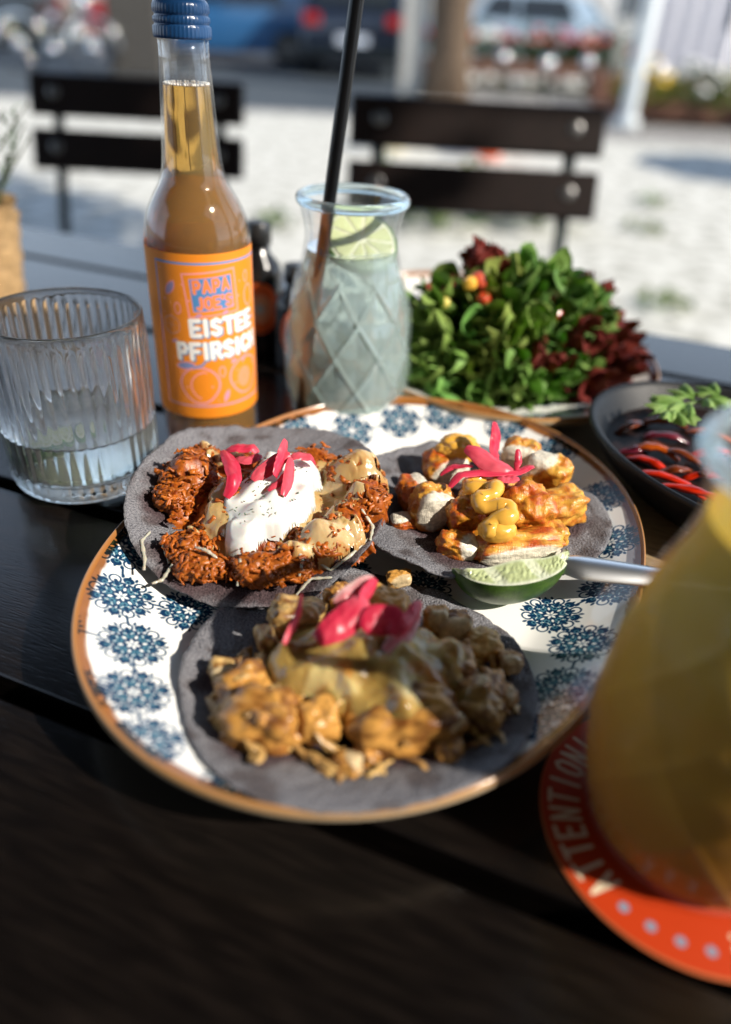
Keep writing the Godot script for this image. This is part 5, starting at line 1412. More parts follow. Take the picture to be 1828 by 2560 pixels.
func bottle() -> void:
	var at := Vector3(-0.1078, 0.0, -0.4585)
	var t := thing("juice_bottle", "clear glass bottle of amber iced tea with a blue cap and orange label", "bottle", at)
	var prof := [Vector2(0.0, 0.002), Vector2(0.024, 0.0008), Vector2(0.0285, 0.0012), Vector2(0.0308, 0.0045), Vector2(0.0310, 0.012), Vector2(0.0310, 0.131), Vector2(0.0307, 0.135), Vector2(0.0301, 0.139), Vector2(0.0287, 0.1435), Vector2(0.0266, 0.149), Vector2(0.0236, 0.1545), Vector2(0.0205, 0.1595), Vector2(0.0180, 0.1645), Vector2(0.0167, 0.170), Vector2(0.0159, 0.178), Vector2(0.0152, 0.188), Vector2(0.0144, 0.200), Vector2(0.0138, 0.212), Vector2(0.0132, 0.222), Vector2(0.0130, 0.232)]
	var mb := MB.new()
	mb.lathe(at, prof, 72)
	put(mb, "glass", pane(lin(0.9, 0.93, 0.92), 0.015), t)
	var tea := solid_glass(lin(0.76, 0.46, 0.11), 0.12, 0.034)
	tea.metallic_specular = 0.2
	var core := solid_glass(lin(0.56, 0.27, 0.05), 0.26, 0.0)
	core.metallic_specular = 0.0
	# tea up to the neck
	mb = MB.new()
	var lp := []
	for p in prof:
		if p.y < 0.209: lp.append(Vector2(maxf(0.0, p.x - 0.0016), maxf(p.y, 0.0045)))
	lp.append(Vector2(0.0124, 0.2095)); lp.append(Vector2(0.0118, 0.2099)); lp.append(Vector2(0.0, 0.2096))
	mb.lathe(at, lp, 72)
	put(mb, "iced_tea", tea, t)
	# the tea is denser to look through where the bottle is wide
	mb = MB.new()
	mb.lathe(at, [Vector2(0.0, 0.006), Vector2(0.027, 0.006), Vector2(0.0275, 0.124), Vector2(0.0265, 0.134), Vector2(0.0235, 0.145), Vector2(0.0165, 0.156), Vector2(0.008, 0.163), Vector2(0.0, 0.165)], 64)
	put(mb, "iced_tea", core, t)
	# neck glass is thick: an inner wall shows above the tea
	mb = MB.new()
	mb.lathe(at, [Vector2(0.0113, 0.2103), Vector2(0.0112, 0.231)], 48)
	put(mb, "inner_wall", pane(lin(0.9, 0.93, 0.92), 0.02), t, Vector3.ZERO, false)
	# bubbles where the tea meets the glass
	mb = MB.new()
	for i in 40:
		var a := TAU * i / 40.0 + rnd(-0.05, 0.05)
		var p := at + Vector3(cos(a) * 0.0116, 0.2102, sin(a) * 0.0116)
		var r := rnd(0.0004, 0.0009)
		mb.blob(2, func(d: Vector3): return p + d * r)
	var fo := put(mb, "foam", mat(lin(0.75, 0.72, 0.66), 0.3), t)
	fo.set_meta("kind", "stuff")
	# label
	mb = MB.new()
	mb.grid(96, 4, func(a: float, b: float): return at + Vector3(0.03125 * sin(TAU * (a - 0.5) + 0.49), 0.1292 - 0.1012 * b, 0.03125 * cos(TAU * (a - 0.5) + 0.49)))
	var lm := mat(Color.WHITE, 0.48)
	lm.albedo_texture = label_print()
	put(mb, "label", lm, t, Vector3.ZERO, false)
	# cap with fine knurling and two grooves
	mb = MB.new()
	var cp := [[0.0, 0.2478], [0.0105, 0.2478], [0.0127, 0.2473], [0.0138, 0.246], [0.0142, 0.2445], [0.0143, 0.2420], [0.0136, 0.2412], [0.0136, 0.2404], [0.0143, 0.2396], [0.0144, 0.2378], [0.0139, 0.2371], [0.0139, 0.2364], [0.0147, 0.2356], [0.0148, 0.2320], [0.0146, 0.2306], [0.0132, 0.2305]]
	var seg := 180
	for k in cp.size():
		for i in seg:
			var a := TAU * i / seg
			var kn := 0.00022 * maxf(0.0, sin(a * 45.0)) if k in [4, 5, 8, 9, 12, 13] else 0.0
			mb.vert(at + Vector3(cos(a) * (cp[k][0] + kn), cp[k][1], sin(a) * (cp[k][0] + kn)))
	for k in cp.size() - 1:
		for i in seg:
			var i2 := (i + 1) % seg
			mb.quad(k * seg + i, k * seg + i2, (k + 1) * seg + i2, (k + 1) * seg + i)
	put(mb, "cap", mat(lin(0.012, 0.06, 0.17), 0.28), t)

# ---------------------------------------------------------------- the two pineapple shaped glasses
func pine_r(y: float) -> float:
	var pts := [[0.0, 33.5], [4, 36.0], [12, 38.5], [25, 41.0], [42, 42.6], [58, 42.8], [76, 41.2], [94, 37.8], [108, 33.8], [118, 30.8], [126, 29.4], [132, 29.3], [138, 30.0], [144, 31.6], [149, 33.2], [152, 34.0]]
	var h := y * 1000.0
	for k in pts.size() - 1:
		if h <= pts[k + 1][0]:
			var s: float = (h - pts[k][0]) / (pts[k + 1][0] - pts[k][0])
			return lerpf(pts[k][1], pts[k + 1][1], clampf(s, 0, 1)) * 0.001
	return 0.034

func pine_relief(a: float, y: float) -> float:
	var u := 9.0 * a / TAU
	var w := (y + 0.004) / 0.044
	var d1 := absf(fposmod(u + w, 1.0) - 0.5)
	var d2 := absf(fposmod(u - w, 1.0) - 0.5)
	var d := minf(0.5 - d1, 0.5 - d2)
	var fade := smoothstep(0.004, 0.014, y) * (1.0 - smoothstep(0.098, 0.116, y))
	return (0.0009 * (exp(-pow((0.5 - d1) / 0.06, 2.0)) + exp(-pow((0.5 - d2) / 0.06, 2.0))) - 0.0008 * smoothstep(0.0, 0.5, d)) * fade

func pineapple_glass(at: Vector3, front: bool) -> void:
	var wide := 1.09 if front else 1.0
	var juice := solid_glass(Color.WHITE, 0.86, 0.033, 0.12)
	juice.vertex_color_use_as_albedo = true
	juice.refraction_enabled = false
	juice.transparency = BaseMaterial3D.TRANSPARENCY_ALPHA
	juice.albedo_color.a = 0.93
	juice.roughness = 0.4
	juice.metallic_specular = 0.15
	juice.backlight_enabled = true; juice.backlight = lin(0.30, 0.17, 0.02)
	var t := thing("pineapple_glass", "pineapple shaped glass of amber juice standing on the orange coaster" if front else "pineapple shaped glass of cloudy pale lemonade with lime and a black straw", "drinking glass", at)
	var level := 0.130 if front else 0.122
	var surf := func(off: float, top: float) -> Callable:
		return func(a: float, b: float) -> Vector3:
			var y := 0.0015 + (top - 0.0015) * b
			var th := TAU * a
			var r := pine_r(y) * wide + pine_relief(th, y) * (0.45 if front else 1.0) - off
			return at + Vector3(cos(th) * r, y, sin(th) * r)
	var mb := MB.new()
	mb.grid(288, 150, surf.call(0.0, 0.1505), true)
	var c0 := mb.vert(at + Vector3(0, 0.0015, 0))
	for i in 288: mb.tri(c0, i, (i + 1) % 288)
	var wall := pane(lin(0.78, 0.90, 0.90), 0.03, 0.03)
	if front: wall.metallic_specular = 0.27
	put(mb, "glass_wall", wall, t, Vector3.ZERO, false)
	# drink
	mb = MB.new()
	var n := 288
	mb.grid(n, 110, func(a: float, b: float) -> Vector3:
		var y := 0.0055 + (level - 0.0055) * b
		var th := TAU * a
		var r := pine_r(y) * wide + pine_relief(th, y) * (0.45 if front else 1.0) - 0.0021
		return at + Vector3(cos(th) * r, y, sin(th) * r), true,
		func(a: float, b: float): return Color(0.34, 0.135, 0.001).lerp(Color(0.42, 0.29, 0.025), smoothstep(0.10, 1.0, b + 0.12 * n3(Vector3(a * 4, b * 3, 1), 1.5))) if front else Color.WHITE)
	var cb := mb.vert(at + Vector3(0, 0.0055, 0))
	var ct := mb.vert(at + Vector3(0, level - 0.0004, 0))
	for i in n:
		mb.tri(cb, i, (i + 1) % n)
		mb.tri(ct, 110 * n + (i + 1) % n, 110 * n + i)
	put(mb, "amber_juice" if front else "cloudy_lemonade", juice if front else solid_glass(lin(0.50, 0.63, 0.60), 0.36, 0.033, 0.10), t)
	# thick clear neck above the drink and the rolled rim
	mb = MB.new()
	mb.grid(96, 16, func(a: float, b: float) -> Vector3:
		var y := level + 0.001 + (0.1495 - level) * b
		var r := pine_r(y) * wide - 0.0028
		return at + Vector3(cos(TAU * a) * r, y, sin(TAU * a) * r), true)
	put(mb, "inner_wall", pane(lin(0.78, 0.90, 0.90), 0.03, 0.03), t, Vector3.ZERO, false)
	mb = MB.new()
	var rp := []
	for k in 97: rp.append(at + Vector3(cos(TAU * k / 96.0) * 0.0325 * wide, 0.1508, sin(TAU * k / 96.0) * 0.0325 * wide))
	mb.tube(rp, rp.map(func(_p): return 0.0027), 14, 1.15, Vector3.UP)
	put(mb, "rim", solid_glass(lin(0.72, 0.86, 0.90), 0.10, 0.05), t)
	if front: return
	# straw and lime wheel belong to nobody else: they stand in the glass
	mb = MB.new()
	var a0 := at + Vector3(-0.0302, 0.012, 0.0270)
	var a1 := at + Vector3(0.0045, 0.300, 0.0075)
	var sp := []
	for k in 25: sp.append(a0.lerp(a1, k / 24.0))
	mb.tube(sp, sp.map(func(_p): return 0.0039), 18)
	tag(put(mb, "drinking_straw", mat(lin(0.004, 0.004, 0.0045), 0.28, 0.4), null, a0), "black straw standing in the pale lemonade", "straw")
	var lt := thing("lime_slice", "round lime slice floating against the rim in the pale lemonade", "lime", at + Vector3(0.006, 0.122, 0.004))
	var lb := Basis.from_euler(Vector3(0.62, 0.15, -0.16))
	var lc := at + Vector3(0.0055, 0.1262, 0.0035)
	mb = MB.new()
	mb.lathe(Vector3.ZERO, [Vector2(0.0218, -0.0022), Vector2(0.0236, -0.0020), Vector2(0.0240, 0.0), Vector2(0.0236, 0.0020), Vector2(0.0218, 0.0022)], 60)
	for i in mb.v.size(): mb.v[i] = lc + lb * mb.v[i]
	for i in mb.c.size(): mb.c[i] = Color(0.07, 0.17, 0.02)
	put(mb, "rind", M.rind, lt)
	lime_face(lt, lc, lb, 0.0219, 0.0027)

# segments of a cut lime: pale pith with wedges proud of it on both faces
func lime_face(t: Node3D, at: Vector3, b: Basis, r: float, h: float) -> void:
	var mb := MB.new()
	mb.lathe(Vector3.ZERO, [Vector2(0.0, -h), Vector2(r, -h * 0.9), Vector2(r, h * 0.9), Vector2(0.0, h)], 48)
	for i in mb.c.size(): mb.c[i] = Color(0.72, 0.75, 0.58)
	for i in mb.v.size(): mb.v[i] = at + b * mb.v[i]
	put(mb, "pith", M.flesh, t)
	for k in 9:
		mb = MB.new()
		var a0 := TAU * k / 9.0 + 0.05
		var a1 := TAU * (k + 1) / 9.0 - 0.05
		for s in [-1.0, 1.0]:
			var q := [Vector3(cos((a0 + a1) / 2) * r * 0.12, s * h * 1.25, sin((a0 + a1) / 2) * r * 0.12)]
			for j in 7:
				var a := lerpf(a0, a1, j / 6.0)
				q.append(Vector3(cos(a) * r * 0.9, s * h * (1.05 if j in [0, 6] else 1.25), sin(a) * r * 0.9))
			if s < 0: q.reverse()
			mb.face(q.map(func(p): return at + b * p))
		for i in mb.c.size(): mb.c[i] = Color(0.54, 0.60, 0.34) * (0.9 + 0.02 * k)
		put(mb, "segment", M.flesh, t, Vector3.ZERO, false)

# ---------------------------------------------------------------- coaster
func coaster() -> void:
	var c := Vector3(0.1267, 0.0, -0.1735)
	var t := thing("coaster", "round orange red beer mat with pale lettering under the amber glass", "coaster", c)
	var im := Image.create(640, 640, false, Image.FORMAT_RGBA8)
	im.fill(Color(0.70, 0.205, 0.025))
	var wht := Color(0.86, 0.80, 0.68)
	var grey := Color(0.50, 0.53, 0.60)
	# letters stand on a ring, tops outwards, running clockwise seen from above
	var start := 146.0
	var k := 0
	for ch in "ATTENTION!":
		var ang := deg_to_rad(start + k * 8.9)
		var place := func(p: Vector2) -> Vector2:
			var a: float = ang + (p.x - 0.5) * 0.108
			var r: float = 51.5 - p.y * 10.5
			return Vector2(320, 320) + Vector2(cos(a), sin(a)) * r * 5.6
		for s in glyph(ch): line(im, s.map(func(p): return place.call(p)), 4.4, wht)
		k += 1
	for i in 4: 
		var a := deg_to_rad(135.0 - i * 11.6)
		var p := Vector2(320, 320) + Vector2(cos(a), sin(a)) * 47.0 * 5.6
		dab(im, p, p, 10.5, grey)
	k = 0
	for ch in "ATTENTION!":
		var ang := deg_to_rad(10.0 + k * 8.9)
		for s in glyph(ch):
			line(im, s.map(func(p): return Vector2(320, 320) + Vector2(cos(ang + (p.x - 0.5) * 0.108), sin(ang + (p.x - 0.5) * 0.108)) * (51.5 - p.y * 10.5) * 5.6), 4.4, wht)
		k += 1
	var m := mat(Color.WHITE, 0.5, 0.4)
	m.albedo_texture = ImageTexture.create_from_image(im)
	var mb := MB.new()
	for s in 120: mb.vert(c + Vector3(cos(TAU * s / 120.0) * 0.0546, 0.0018, sin(TAU * s / 120.0) * 0.0546), Vector2(0.5 + cos(TAU * s / 120.0) * 0.0546 / 0.1143, 0.5 + sin(TAU * s / 120.0) * 0.0546 / 0.1143))
	var mid := mb.vert(c + Vector3(0, 0.0018, 0), Vector2(0.5, 0.5))
	for s in 120: mb.tri(mid, s, (s + 1) % 120)
	put(mb, "printed_face", m, t, Vector3.ZERO, false)
	mb = MB.new()
	mb.lathe(c, [Vector2(0.0, 0.0003), Vector2(0.0550, 0.0003), Vector2(0.0553, 0.0009), Vector2(0.0550, 0.0016), Vector2(0.0, 0.0016)], 96)
	put(mb, "board", mat(lin(0.5, 0.12, 0.03), 0.8), t)

# ---------------------------------------------------------------- ribbed tumbler
func tumbler() -> void:
	var at := Vector3(-0.1729, 0.0, -0.4003)
	var t := thing("water_glass", "clear ribbed tumbler of water at the left edge", "drinking glass", at)
	var mb := MB.new()
	# wall: outside up, over the rim, inside down; below it the thick base, slightly whitened to stand in for sunlight gathered there
	var wall := [[0.0431, 0.0384, 1], [0.0436, 0.06, 1], [0.0437, 0.088, 1], [0.0437, 0.0935, 0.4], [0.0436, 0.098, 0], [0.0435, 0.1010, 0], [0.0429, 0.1023, 0], [0.0422, 0.1024, 0], [0.0416, 0.1012, 0], [0.0413, 0.097, 0], [0.0410, 0.06, 0.25], [0.0409, 0.0384, 0.25], [0.0431, 0.0384, 1]]
	var base := [[0.0, 0.0022, 0], [0.034, 0.0018, 0], [0.0395, 0.0020, 0], [0.0418, 0.0045, 0.2], [0.0428, 0.010, 1], [0.0430, 0.02, 1], [0.0431, 0.0383, 1], [0.0409, 0.0383, 0.25], [0.0407, 0.018, 0.25], [0.0396, 0.0135, 0], [0.0360, 0.0115, 0], [0.0, 0.0110, 0]]
	var seg := 352
	for part in [["glass_wall", wall, solid_glass(lin(0.985, 0.99, 0.99), 0.015, 0.048)], ["glass_base", base, solid_glass(lin(0.93, 0.97, 0.96), 0.045, 0.048)]]:
		var prof: Array = part[1]
		mb = MB.new()
		for k in prof.size():
			for i in seg:
				var a := TAU * i / seg
				var rib := absf(sin(a * 22.0))
				var rr: float = maxf(0.0002, prof[k][0] + prof[k][2] * 0.0013 * (rib - 0.5))
				mb.vert(at + Vector3(cos(a) * rr, prof[k][1], sin(a) * rr))
		for k in prof.size() - 1:
			for i in seg:
				var i2 := (i + 1) % seg
				mb.quad(k * seg + i, k * seg + i2, (k + 1) * seg + i2, (k + 1) * seg + i)
		if prof[0][0] == 0.0:
			for e in [0, prof.size() - 1]:
				var m := mb.vert(at + Vector3(0, prof[e][1], 0))
				for i in seg:
					if e == 0: mb.tri(m, (i + 1) % seg, i)
					else: mb.tri(m, e * seg + i, e * seg + (i + 1) % seg)
		put(mb, part[0], part[2], t)
	mb = MB.new()
	mb.lathe(at, [Vector2(0.0, 0.0112), Vector2(0.0358, 0.0117), Vector2(0.0394, 0.0137), Vector2(0.0405, 0.018), Vector2(0.0408, 0.0385), Vector2(0.0402, 0.0376), Vector2(0.039, 0.0373), Vector2(0.0, 0.0372)], 96)
	put(mb, "water", solid_glass(lin(0.96, 0.98, 0.97), 0.06, 0.033), t)
	# half slice of lime at the bottom
	var lt := thing("lime_wedge", "lime slice lying in the water of the ribbed tumbler", "lime", at + Vector3(-0.01, 0.014, 0.01))
	var lb := Basis.from_euler(Vector3(-0.30, 0.0, 0.36))
	var lc := at + Vector3(-0.012, 0.0230, 0.013)
	mb = MB.new()
	mb.lathe(Vector3.ZERO, [Vector2(0.0190, -0.0026), Vector2(0.0212, -0.0024), Vector2(0.0216, 0.0), Vector2(0.0212, 0.0024), Vector2(0.0190, 0.0026)], 48)
	for i in mb.v.size(): mb.v[i] = lc + lb * mb.v[i]
	for i in mb.c.size(): mb.c[i] = Color(0.05, 0.17, 0.01)
	put(mb, "rind", M.rind, lt)
	lime_face(lt, lc, lb, 0.0194, 0.0029)

# ---------------------------------------------------------------- salad
func lettuce(label: String, group: String, at: Vector3, dir: Vector3, up: Vector3, size: float, c1: Color, c2: Color) -> void:
	var d := dir.normalized()
	var s := d.cross(up).normalized()
	var n := s.cross(d).normalized()
	var sd := rnd(0, 60)
	var mb := MB.new()
	var f := func(a: float, b: float) -> Vector3:
		var x := (a - 0.5) * 2.0
		var w := size * (0.15 + 0.62 * pow(b, 0.7))
		var frill := size * 0.30 * pow(b, 1.7)
		var ph := 3.0 * n3(Vector3(a * 4, b * 1.5, sd), 1.0)
		var wave := sin(a * 33.0 + sd + ph * 2.5) * 0.55 + sin(a * 91.0 + sd * 2.0 + b * 5.0 + ph * 4.0) * 0.42 + 0.5 * n1(Vector3(a * 3.0, b * 2.0, sd), 1.3)
		var side := cos(a * 33.0 + sd + ph * 2.5) * 0.24 + cos(a * 91.0 + sd * 2.0 + b * 5.0 + ph * 4.0) * 0.27
		var curl := -size * 0.22 * b * b * absf(x) + size * 0.10 * b
		var edge := 1.0 + (0.07 * sin(a * 210.0 + sd) + 0.06 * sin(a * 123.0 + sd * 3.0)) * smoothstep(0.8, 1.0, b) + 0.26 * n1(Vector3(a * 3, sd, 0), 1.0)
		return at + d * size * (b * edge * (1.0 - 0.26 * x * x) + 0.08 * wave * b * b) + s * (w * x * 0.92 + frill * side) + n * (frill * wave * 0.8 + curl)
	var cf := func(a: float, b: float) -> Color:
		var g := clampf(1.15 - 0.75 * b * b + 0.35 * n3(Vector3(a * 7, b * 5, sd), 1.2), 0, 1)
		return c2.lerp(c1, g)
	mb.grid(300, 24, f, false, cf)
	tag(put(mb, "lettuce_leaf", M.leaf, null, at, false), label, "lettuce leaf", group)

func salad() -> void:
	var g := Color(0.045, 0.13, 0.022); var g2 := Color(0.25, 0.40, 0.085); var r := Color(0.075, 0.008, 0.010); var r2 := Color(0.17, 0.035, 0.025)
	var gg := "green frilly lettuce leaves of the salad"
	var gr := "dark red lettuce leaves of the salad"
	var heart := Vector3(0.103, 0.015, -0.578)
	var rows := [[0.08, 11, -0.25, 3.4, "lowest"], [0.50, 10, 0.0, 3.2, "second"], [0.95, 7, 0.1, 3.0, "third"], [1.36, 4, 0.4, 2.7, "topmost"]]
	var nth := ["first", "second", "third", "fourth", "fifth", "sixth", "seventh", "eighth", "ninth", "tenth", "eleventh"]
	for q in rows:
		for i in q[1]:
			# azimuth from the right end round the near side to the left end
			var az: float = q[2] + (q[3] - q[2]) * i / (q[1] - 1.0) + rnd(-0.08, 0.08)
			var el: float = q[0] + rnd(-0.1, 0.1)
			var out := Vector3(cos(az) * cos(el), sin(el), sin(az) * cos(el))
			var red: bool = (az < 0.85 and q[4] in ["lowest", "second"]) or (q[4] == "third" and i == 6) or (q[4] == "topmost" and i == 3)
			var reach := 1.0 / sqrt(pow(out.x / 0.099, 2) + pow(out.y / 0.080, 2) + pow(out.z / 0.074, 2))
			var sz := minf(reach * 0.85, 0.070) * rnd(0.9, 1.1)
			if red: sz *= 0.9
			var base := heart + out * (reach * (rnd(0.94, 1.04) if red else rnd(0.90, 1.04)) - sz)
			var upv := Vector3(rnd(-0.7, 0.7), rnd(0.2, 1.0), rnd(-0.7, 0.7)).normalized()
			var lightness := rnd(0.75, 1.5)
			var warm := rnd(0.7, 1.5)
			lettuce("%s frilly lettuce leaf, %s from the right in the %s row of the salad" % ["dark red" if red else "green", nth[i], q[4]], gr if red else gg, base, out, upv, sz, (r if red else Color(g.r * warm, g.g, g.b)) * lightness, (r2 if red else Color(g2.r * warm, g2.g, g2.b * 1.2)) * lightness)
	var mbh := MB.new()
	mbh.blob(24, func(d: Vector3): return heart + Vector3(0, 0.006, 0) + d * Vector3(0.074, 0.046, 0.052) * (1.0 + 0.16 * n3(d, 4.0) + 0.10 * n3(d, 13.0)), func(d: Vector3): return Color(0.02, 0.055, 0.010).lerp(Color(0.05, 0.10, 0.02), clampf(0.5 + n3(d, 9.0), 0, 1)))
	tag(put(mbh, "lettuce_heart", M.leaf, null, heart), "packed lettuce hearts deep inside the salad between the frilly leaves", "lettuce leaf")
	# bits of pepper, corn and tomato
	for q in [[125, 70, -540, 11, 5, 6, Color(0.55, 0.05, 0.01), "red pepper strip lying on the dark red leaves of the salad", "pepper"], [115, 61, -536, 6, 6, 6, Color(0.85, 0.52, 0.03), "yellow pepper cube in the middle of the salad", "pepper"], [72, 90, -543, 7, 6, 6, Color(0.6, 0.10, 0.05), "red tomato piece at the top left of the salad", "tomato"], [65, 89, -538, 5, 5, 5, Color(0.75, 0.42, 0.06), "small yellow piece beside the tomato on top of the salad", "pepper"], [75, 81, -532, 5, 4, 5, Color(0.5, 0.06, 0.02), "small red piece below the tomato in the salad", "tomato"], [128, 84, -545, 7, 4, 5, Color(0.72, 0.66, 0.5), "pale onion piece on top of the salad at the right", "onion"], [48, 76, -533, 4, 4, 4, Color(0.7, 0.6, 0.15), "small pale yellow corn piece at the left of the salad", "corn"]]:
		var mb := MB.new()
		var c := V(q[0], q[1], q[2])
		var k: Color = q[6]
		mb.blob(8, func(d: Vector3): return c + d * V(q[3], q[4], q[5]) * (1.0 + 0.2 * n3(d + Vector3(q[0], 0, 0), 1.5)))
		for i in mb.c.size(): mb.c[i] = k
		tag(put(mb, "salad_piece", M.glossy, null, c), q[7], q[8])

# ---------------------------------------------------------------- black bowl with peppers
func pepper_bowl() -> void:
	# wooden board under the bowl
	var bt := thing("wooden_board", "pale wooden serving board under the black bowl", "board", Vector3(0.21, 0, -0.43))
	bt.rotation.y = -0.42
	var mb := MB.new()
	mb.box(Vector3.ZERO, Vector3(0.20, 0.010, 0.24), Basis(), 0.003)
	var bo := MeshInstance3D.new()
	bo.name = "board"; bo.mesh = mb.mesh(); bo.position = Vector3(0, 0.0055, 0)
	bo.material_override = grain(mat(lin(0.34, 0.235, 0.125), 0.6), M.mottled, M.coarse, 0.04, 0.02)
	bo.material_override.uv1_scale = Vector3(10, 10, 50)
	bt.add_child(bo)
	var at := Vector3(0.231, 0.0108, -0.389)
	var t := thing("black_bowl", "black cast iron oval bowl of grilled peppers at the right edge", "bowl", at)
	mb = MB.new()
	var ax := Vector2.from_angle(atan2(0.79, 0.613))
	var pf := [[0.0, 0.0], [0.66, 0.0], [0.74, 0.002], [0.90, 0.016], [0.985, 0.0285], [1.0, 0.0308], [0.995, 0.0326], [0.975, 0.0330], [0.945, 0.0312], [0.86, 0.018], [0.70, 0.0062], [0.0, 0.0050]]
	var seg := 140
	for k in pf.size():
		for i in seg:
			var a := TAU * i / seg
			var e: Vector2 = ax * (0.112 * cos(a)) + ax.orthogonal() * (0.085 * sin(a))
			e *= maxf(pf[k][0], 0.001)
			mb.vert(at + Vector3(e.x, pf[k][1], e.y))
	for k in pf.size() - 1:
		for i in seg:
			var i2 := (i + 1) % seg
			mb.quad(k * seg + i, k * seg + i2, (k + 1) * seg + i2, (k + 1) * seg + i)
	put(mb, "bowl_body", M.bowl_iron, t)
	var cols := [Color(0.55, 0.022, 0.006), Color(0.40, 0.07, 0.008), Color(0.10, 0.012, 0.022), Color(0.14, 0.028, 0.007)]
	var nm := ["red pepper strip", "orange pepper strip", "purple onion strip", "browned pepper strip"]
	var where := ["at the near left rim of the bowl", "second along the near rim of the bowl", "in the middle of the bowl's left side", "under the coriander leaf", "at the back left of the bowl", "at the far side of the bowl", "deep in the bowl behind the amber glass", "on top of the heap in the bowl"]
	var k := 0
	for q in [[165, 36, -391, 0.8, 0, 15], [171, 38, -368, 0.72, 0, 20], [180, 40, -354, 0.55, 0, 20], [161, 35, -411, -0.25, 2, 11], [172, 38, -404, 0.45, 1, 14], [168, 36, -440, -0.6, 3, 15], [185, 37, -425, 0.2, 2, 14], [188, 40, -395, 0.9, 3, 15], [196, 38, -372, 0.3, 0, 16], [205, 39, -405, -0.3, 0, 15], [215, 38, -430, 0.5, 1, 15], [190, 38, -445, 0.1, 3, 14], [200, 42, -385, -0.8, 3, 14], [178, 38, -383, -0.2, 3, 12], [225, 40, -395, 0.6, 0, 16], [240, 40, -370, -0.3, 2, 15], [178, 33, -418, 0.9, 3, 15], [228, 38, -350, 0.9, 1, 16]]:
		mb = MB.new()
		var c := V(q[0], q[1] - 6.0, q[2])
		var d: Vector3 = Vector3(cos(q[3]), 0, sin(q[3])) * q[5] * 0.001
		var bend := Vector3(-d.z, 0, d.x) * rnd(-0.3, 0.3)
		var pts := []
		var rr := []
		for j in 11:
			var s := j / 5.0 - 1.0
			pts.append(c + d * s + bend * (1.0 - s * s) + Vector3(0, 0.004 * (1.0 - s * s) + rnd(-0.0003, 0.0003), 0)); rr.append((0.0036 + 0.0016 * n3(Vector3(k, s, 0), 1.5)) * (1.0 - 0.35 * s * s))
		var kc: Color = cols[q[4]]
		mb.tube(pts, rr, 10, 0.5, Vector3.UP, func(a: float, b: float): return kc * clampf(0.9 + 1.3 * n3(Vector3(a * 2, b * 2, k), 1.6), 0.12, 1.5))
		tag(put(mb, "pepper_strip", M.glossy, null, c), "%s %s%s" % [nm[q[4]], where[k % 8], ["", ", lying a little higher", ", partly hidden"][k / 8]], "pepper" if q[4] != 2 else "onion", "grilled vegetable strips in the black bowl")
		k += 1
	# dark sauce under the strips
	mb = MB.new()
	for i in 80:
		var a := TAU * i / 80
		var e: Vector2 = (ax * (0.112 * cos(a)) + ax.orthogonal() * (0.085 * sin(a))) * 0.88
		mb.vert(at + Vector3(e.x, 0.0195, e.y))
	var m0 := mb.vert(at + Vector3(0, 0.021, 0))
	for i in 80: mb.tri(m0, i, (i + 1) % 80)
	for i in mb.c.size(): mb.c[i] = Color(0.018, 0.006, 0.004)
	tag(put(mb, "dark_sauce", mat(lin(0.012, 0.005, 0.004), 0.55, 0.35), null, at + Vector3(0, 0.0195, 0), false), "dark shiny sauce pooled under the peppers in the bowl", "sauce")
	# coriander sprig
	var st := thing("coriander_sprig", "green coriander sprig lying on the peppers", "herb", V(196, 48, -428))
	mb = MB.new()
	mb.tube([V(235, 52, -440), V(212, 56, -436), V(192, 55, -428), V(178, 52, -420)], [0.0011, 0.0011, 0.0009, 0.0006], 6)
	for i in mb.c.size(): mb.c[i] = Color(0.16, 0.26, 0.06)
	put(mb, "stalk", M.plain, st)
	for q in [[192, 55, -428, 2.5, 26], [184, 53, -424, 2.0, 24], [180, 52.5, -421, 1.3, 25], [198, 56, -431, -2.4, 24], [205, 56, -434, 1.0, 24], [215, 56, -437, -2.2, 22], [182, 53, -422, -2.9, 22]]:
		mb = MB.new()
		var c := V(q[0], q[1], q[2])
		var d := Vector3(cos(q[3]), -0.12, sin(q[3]))
		var s := Vector3(-d.z, 0.1, d.x)
		mb.grid(30, 8, func(a: float, b: float) -> Vector3:
			var x := (a - 0.5) * 2.0
			var lobes := 0.60 + 0.40 * absf(cos(x * 4.7)) + 0.09 * sin(a * 60.0)
			var ang := x * 1.05
			return c + (d * cos(ang) + s * sin(ang)) * b * lobes * q[4] * 0.00074 + Vector3(0, 0.004 * sin(b * 2.6) + 0.002 * sin(a * 17.0) * b, 0), false,
			func(a: float, b: float): return Color(0.13, 0.25, 0.05).lerp(Color(0.26, 0.38, 0.12), b * absf(cos(a * 15.0))))
		put(mb, "leaflet", M.leaf, st, Vector3.ZERO, false)

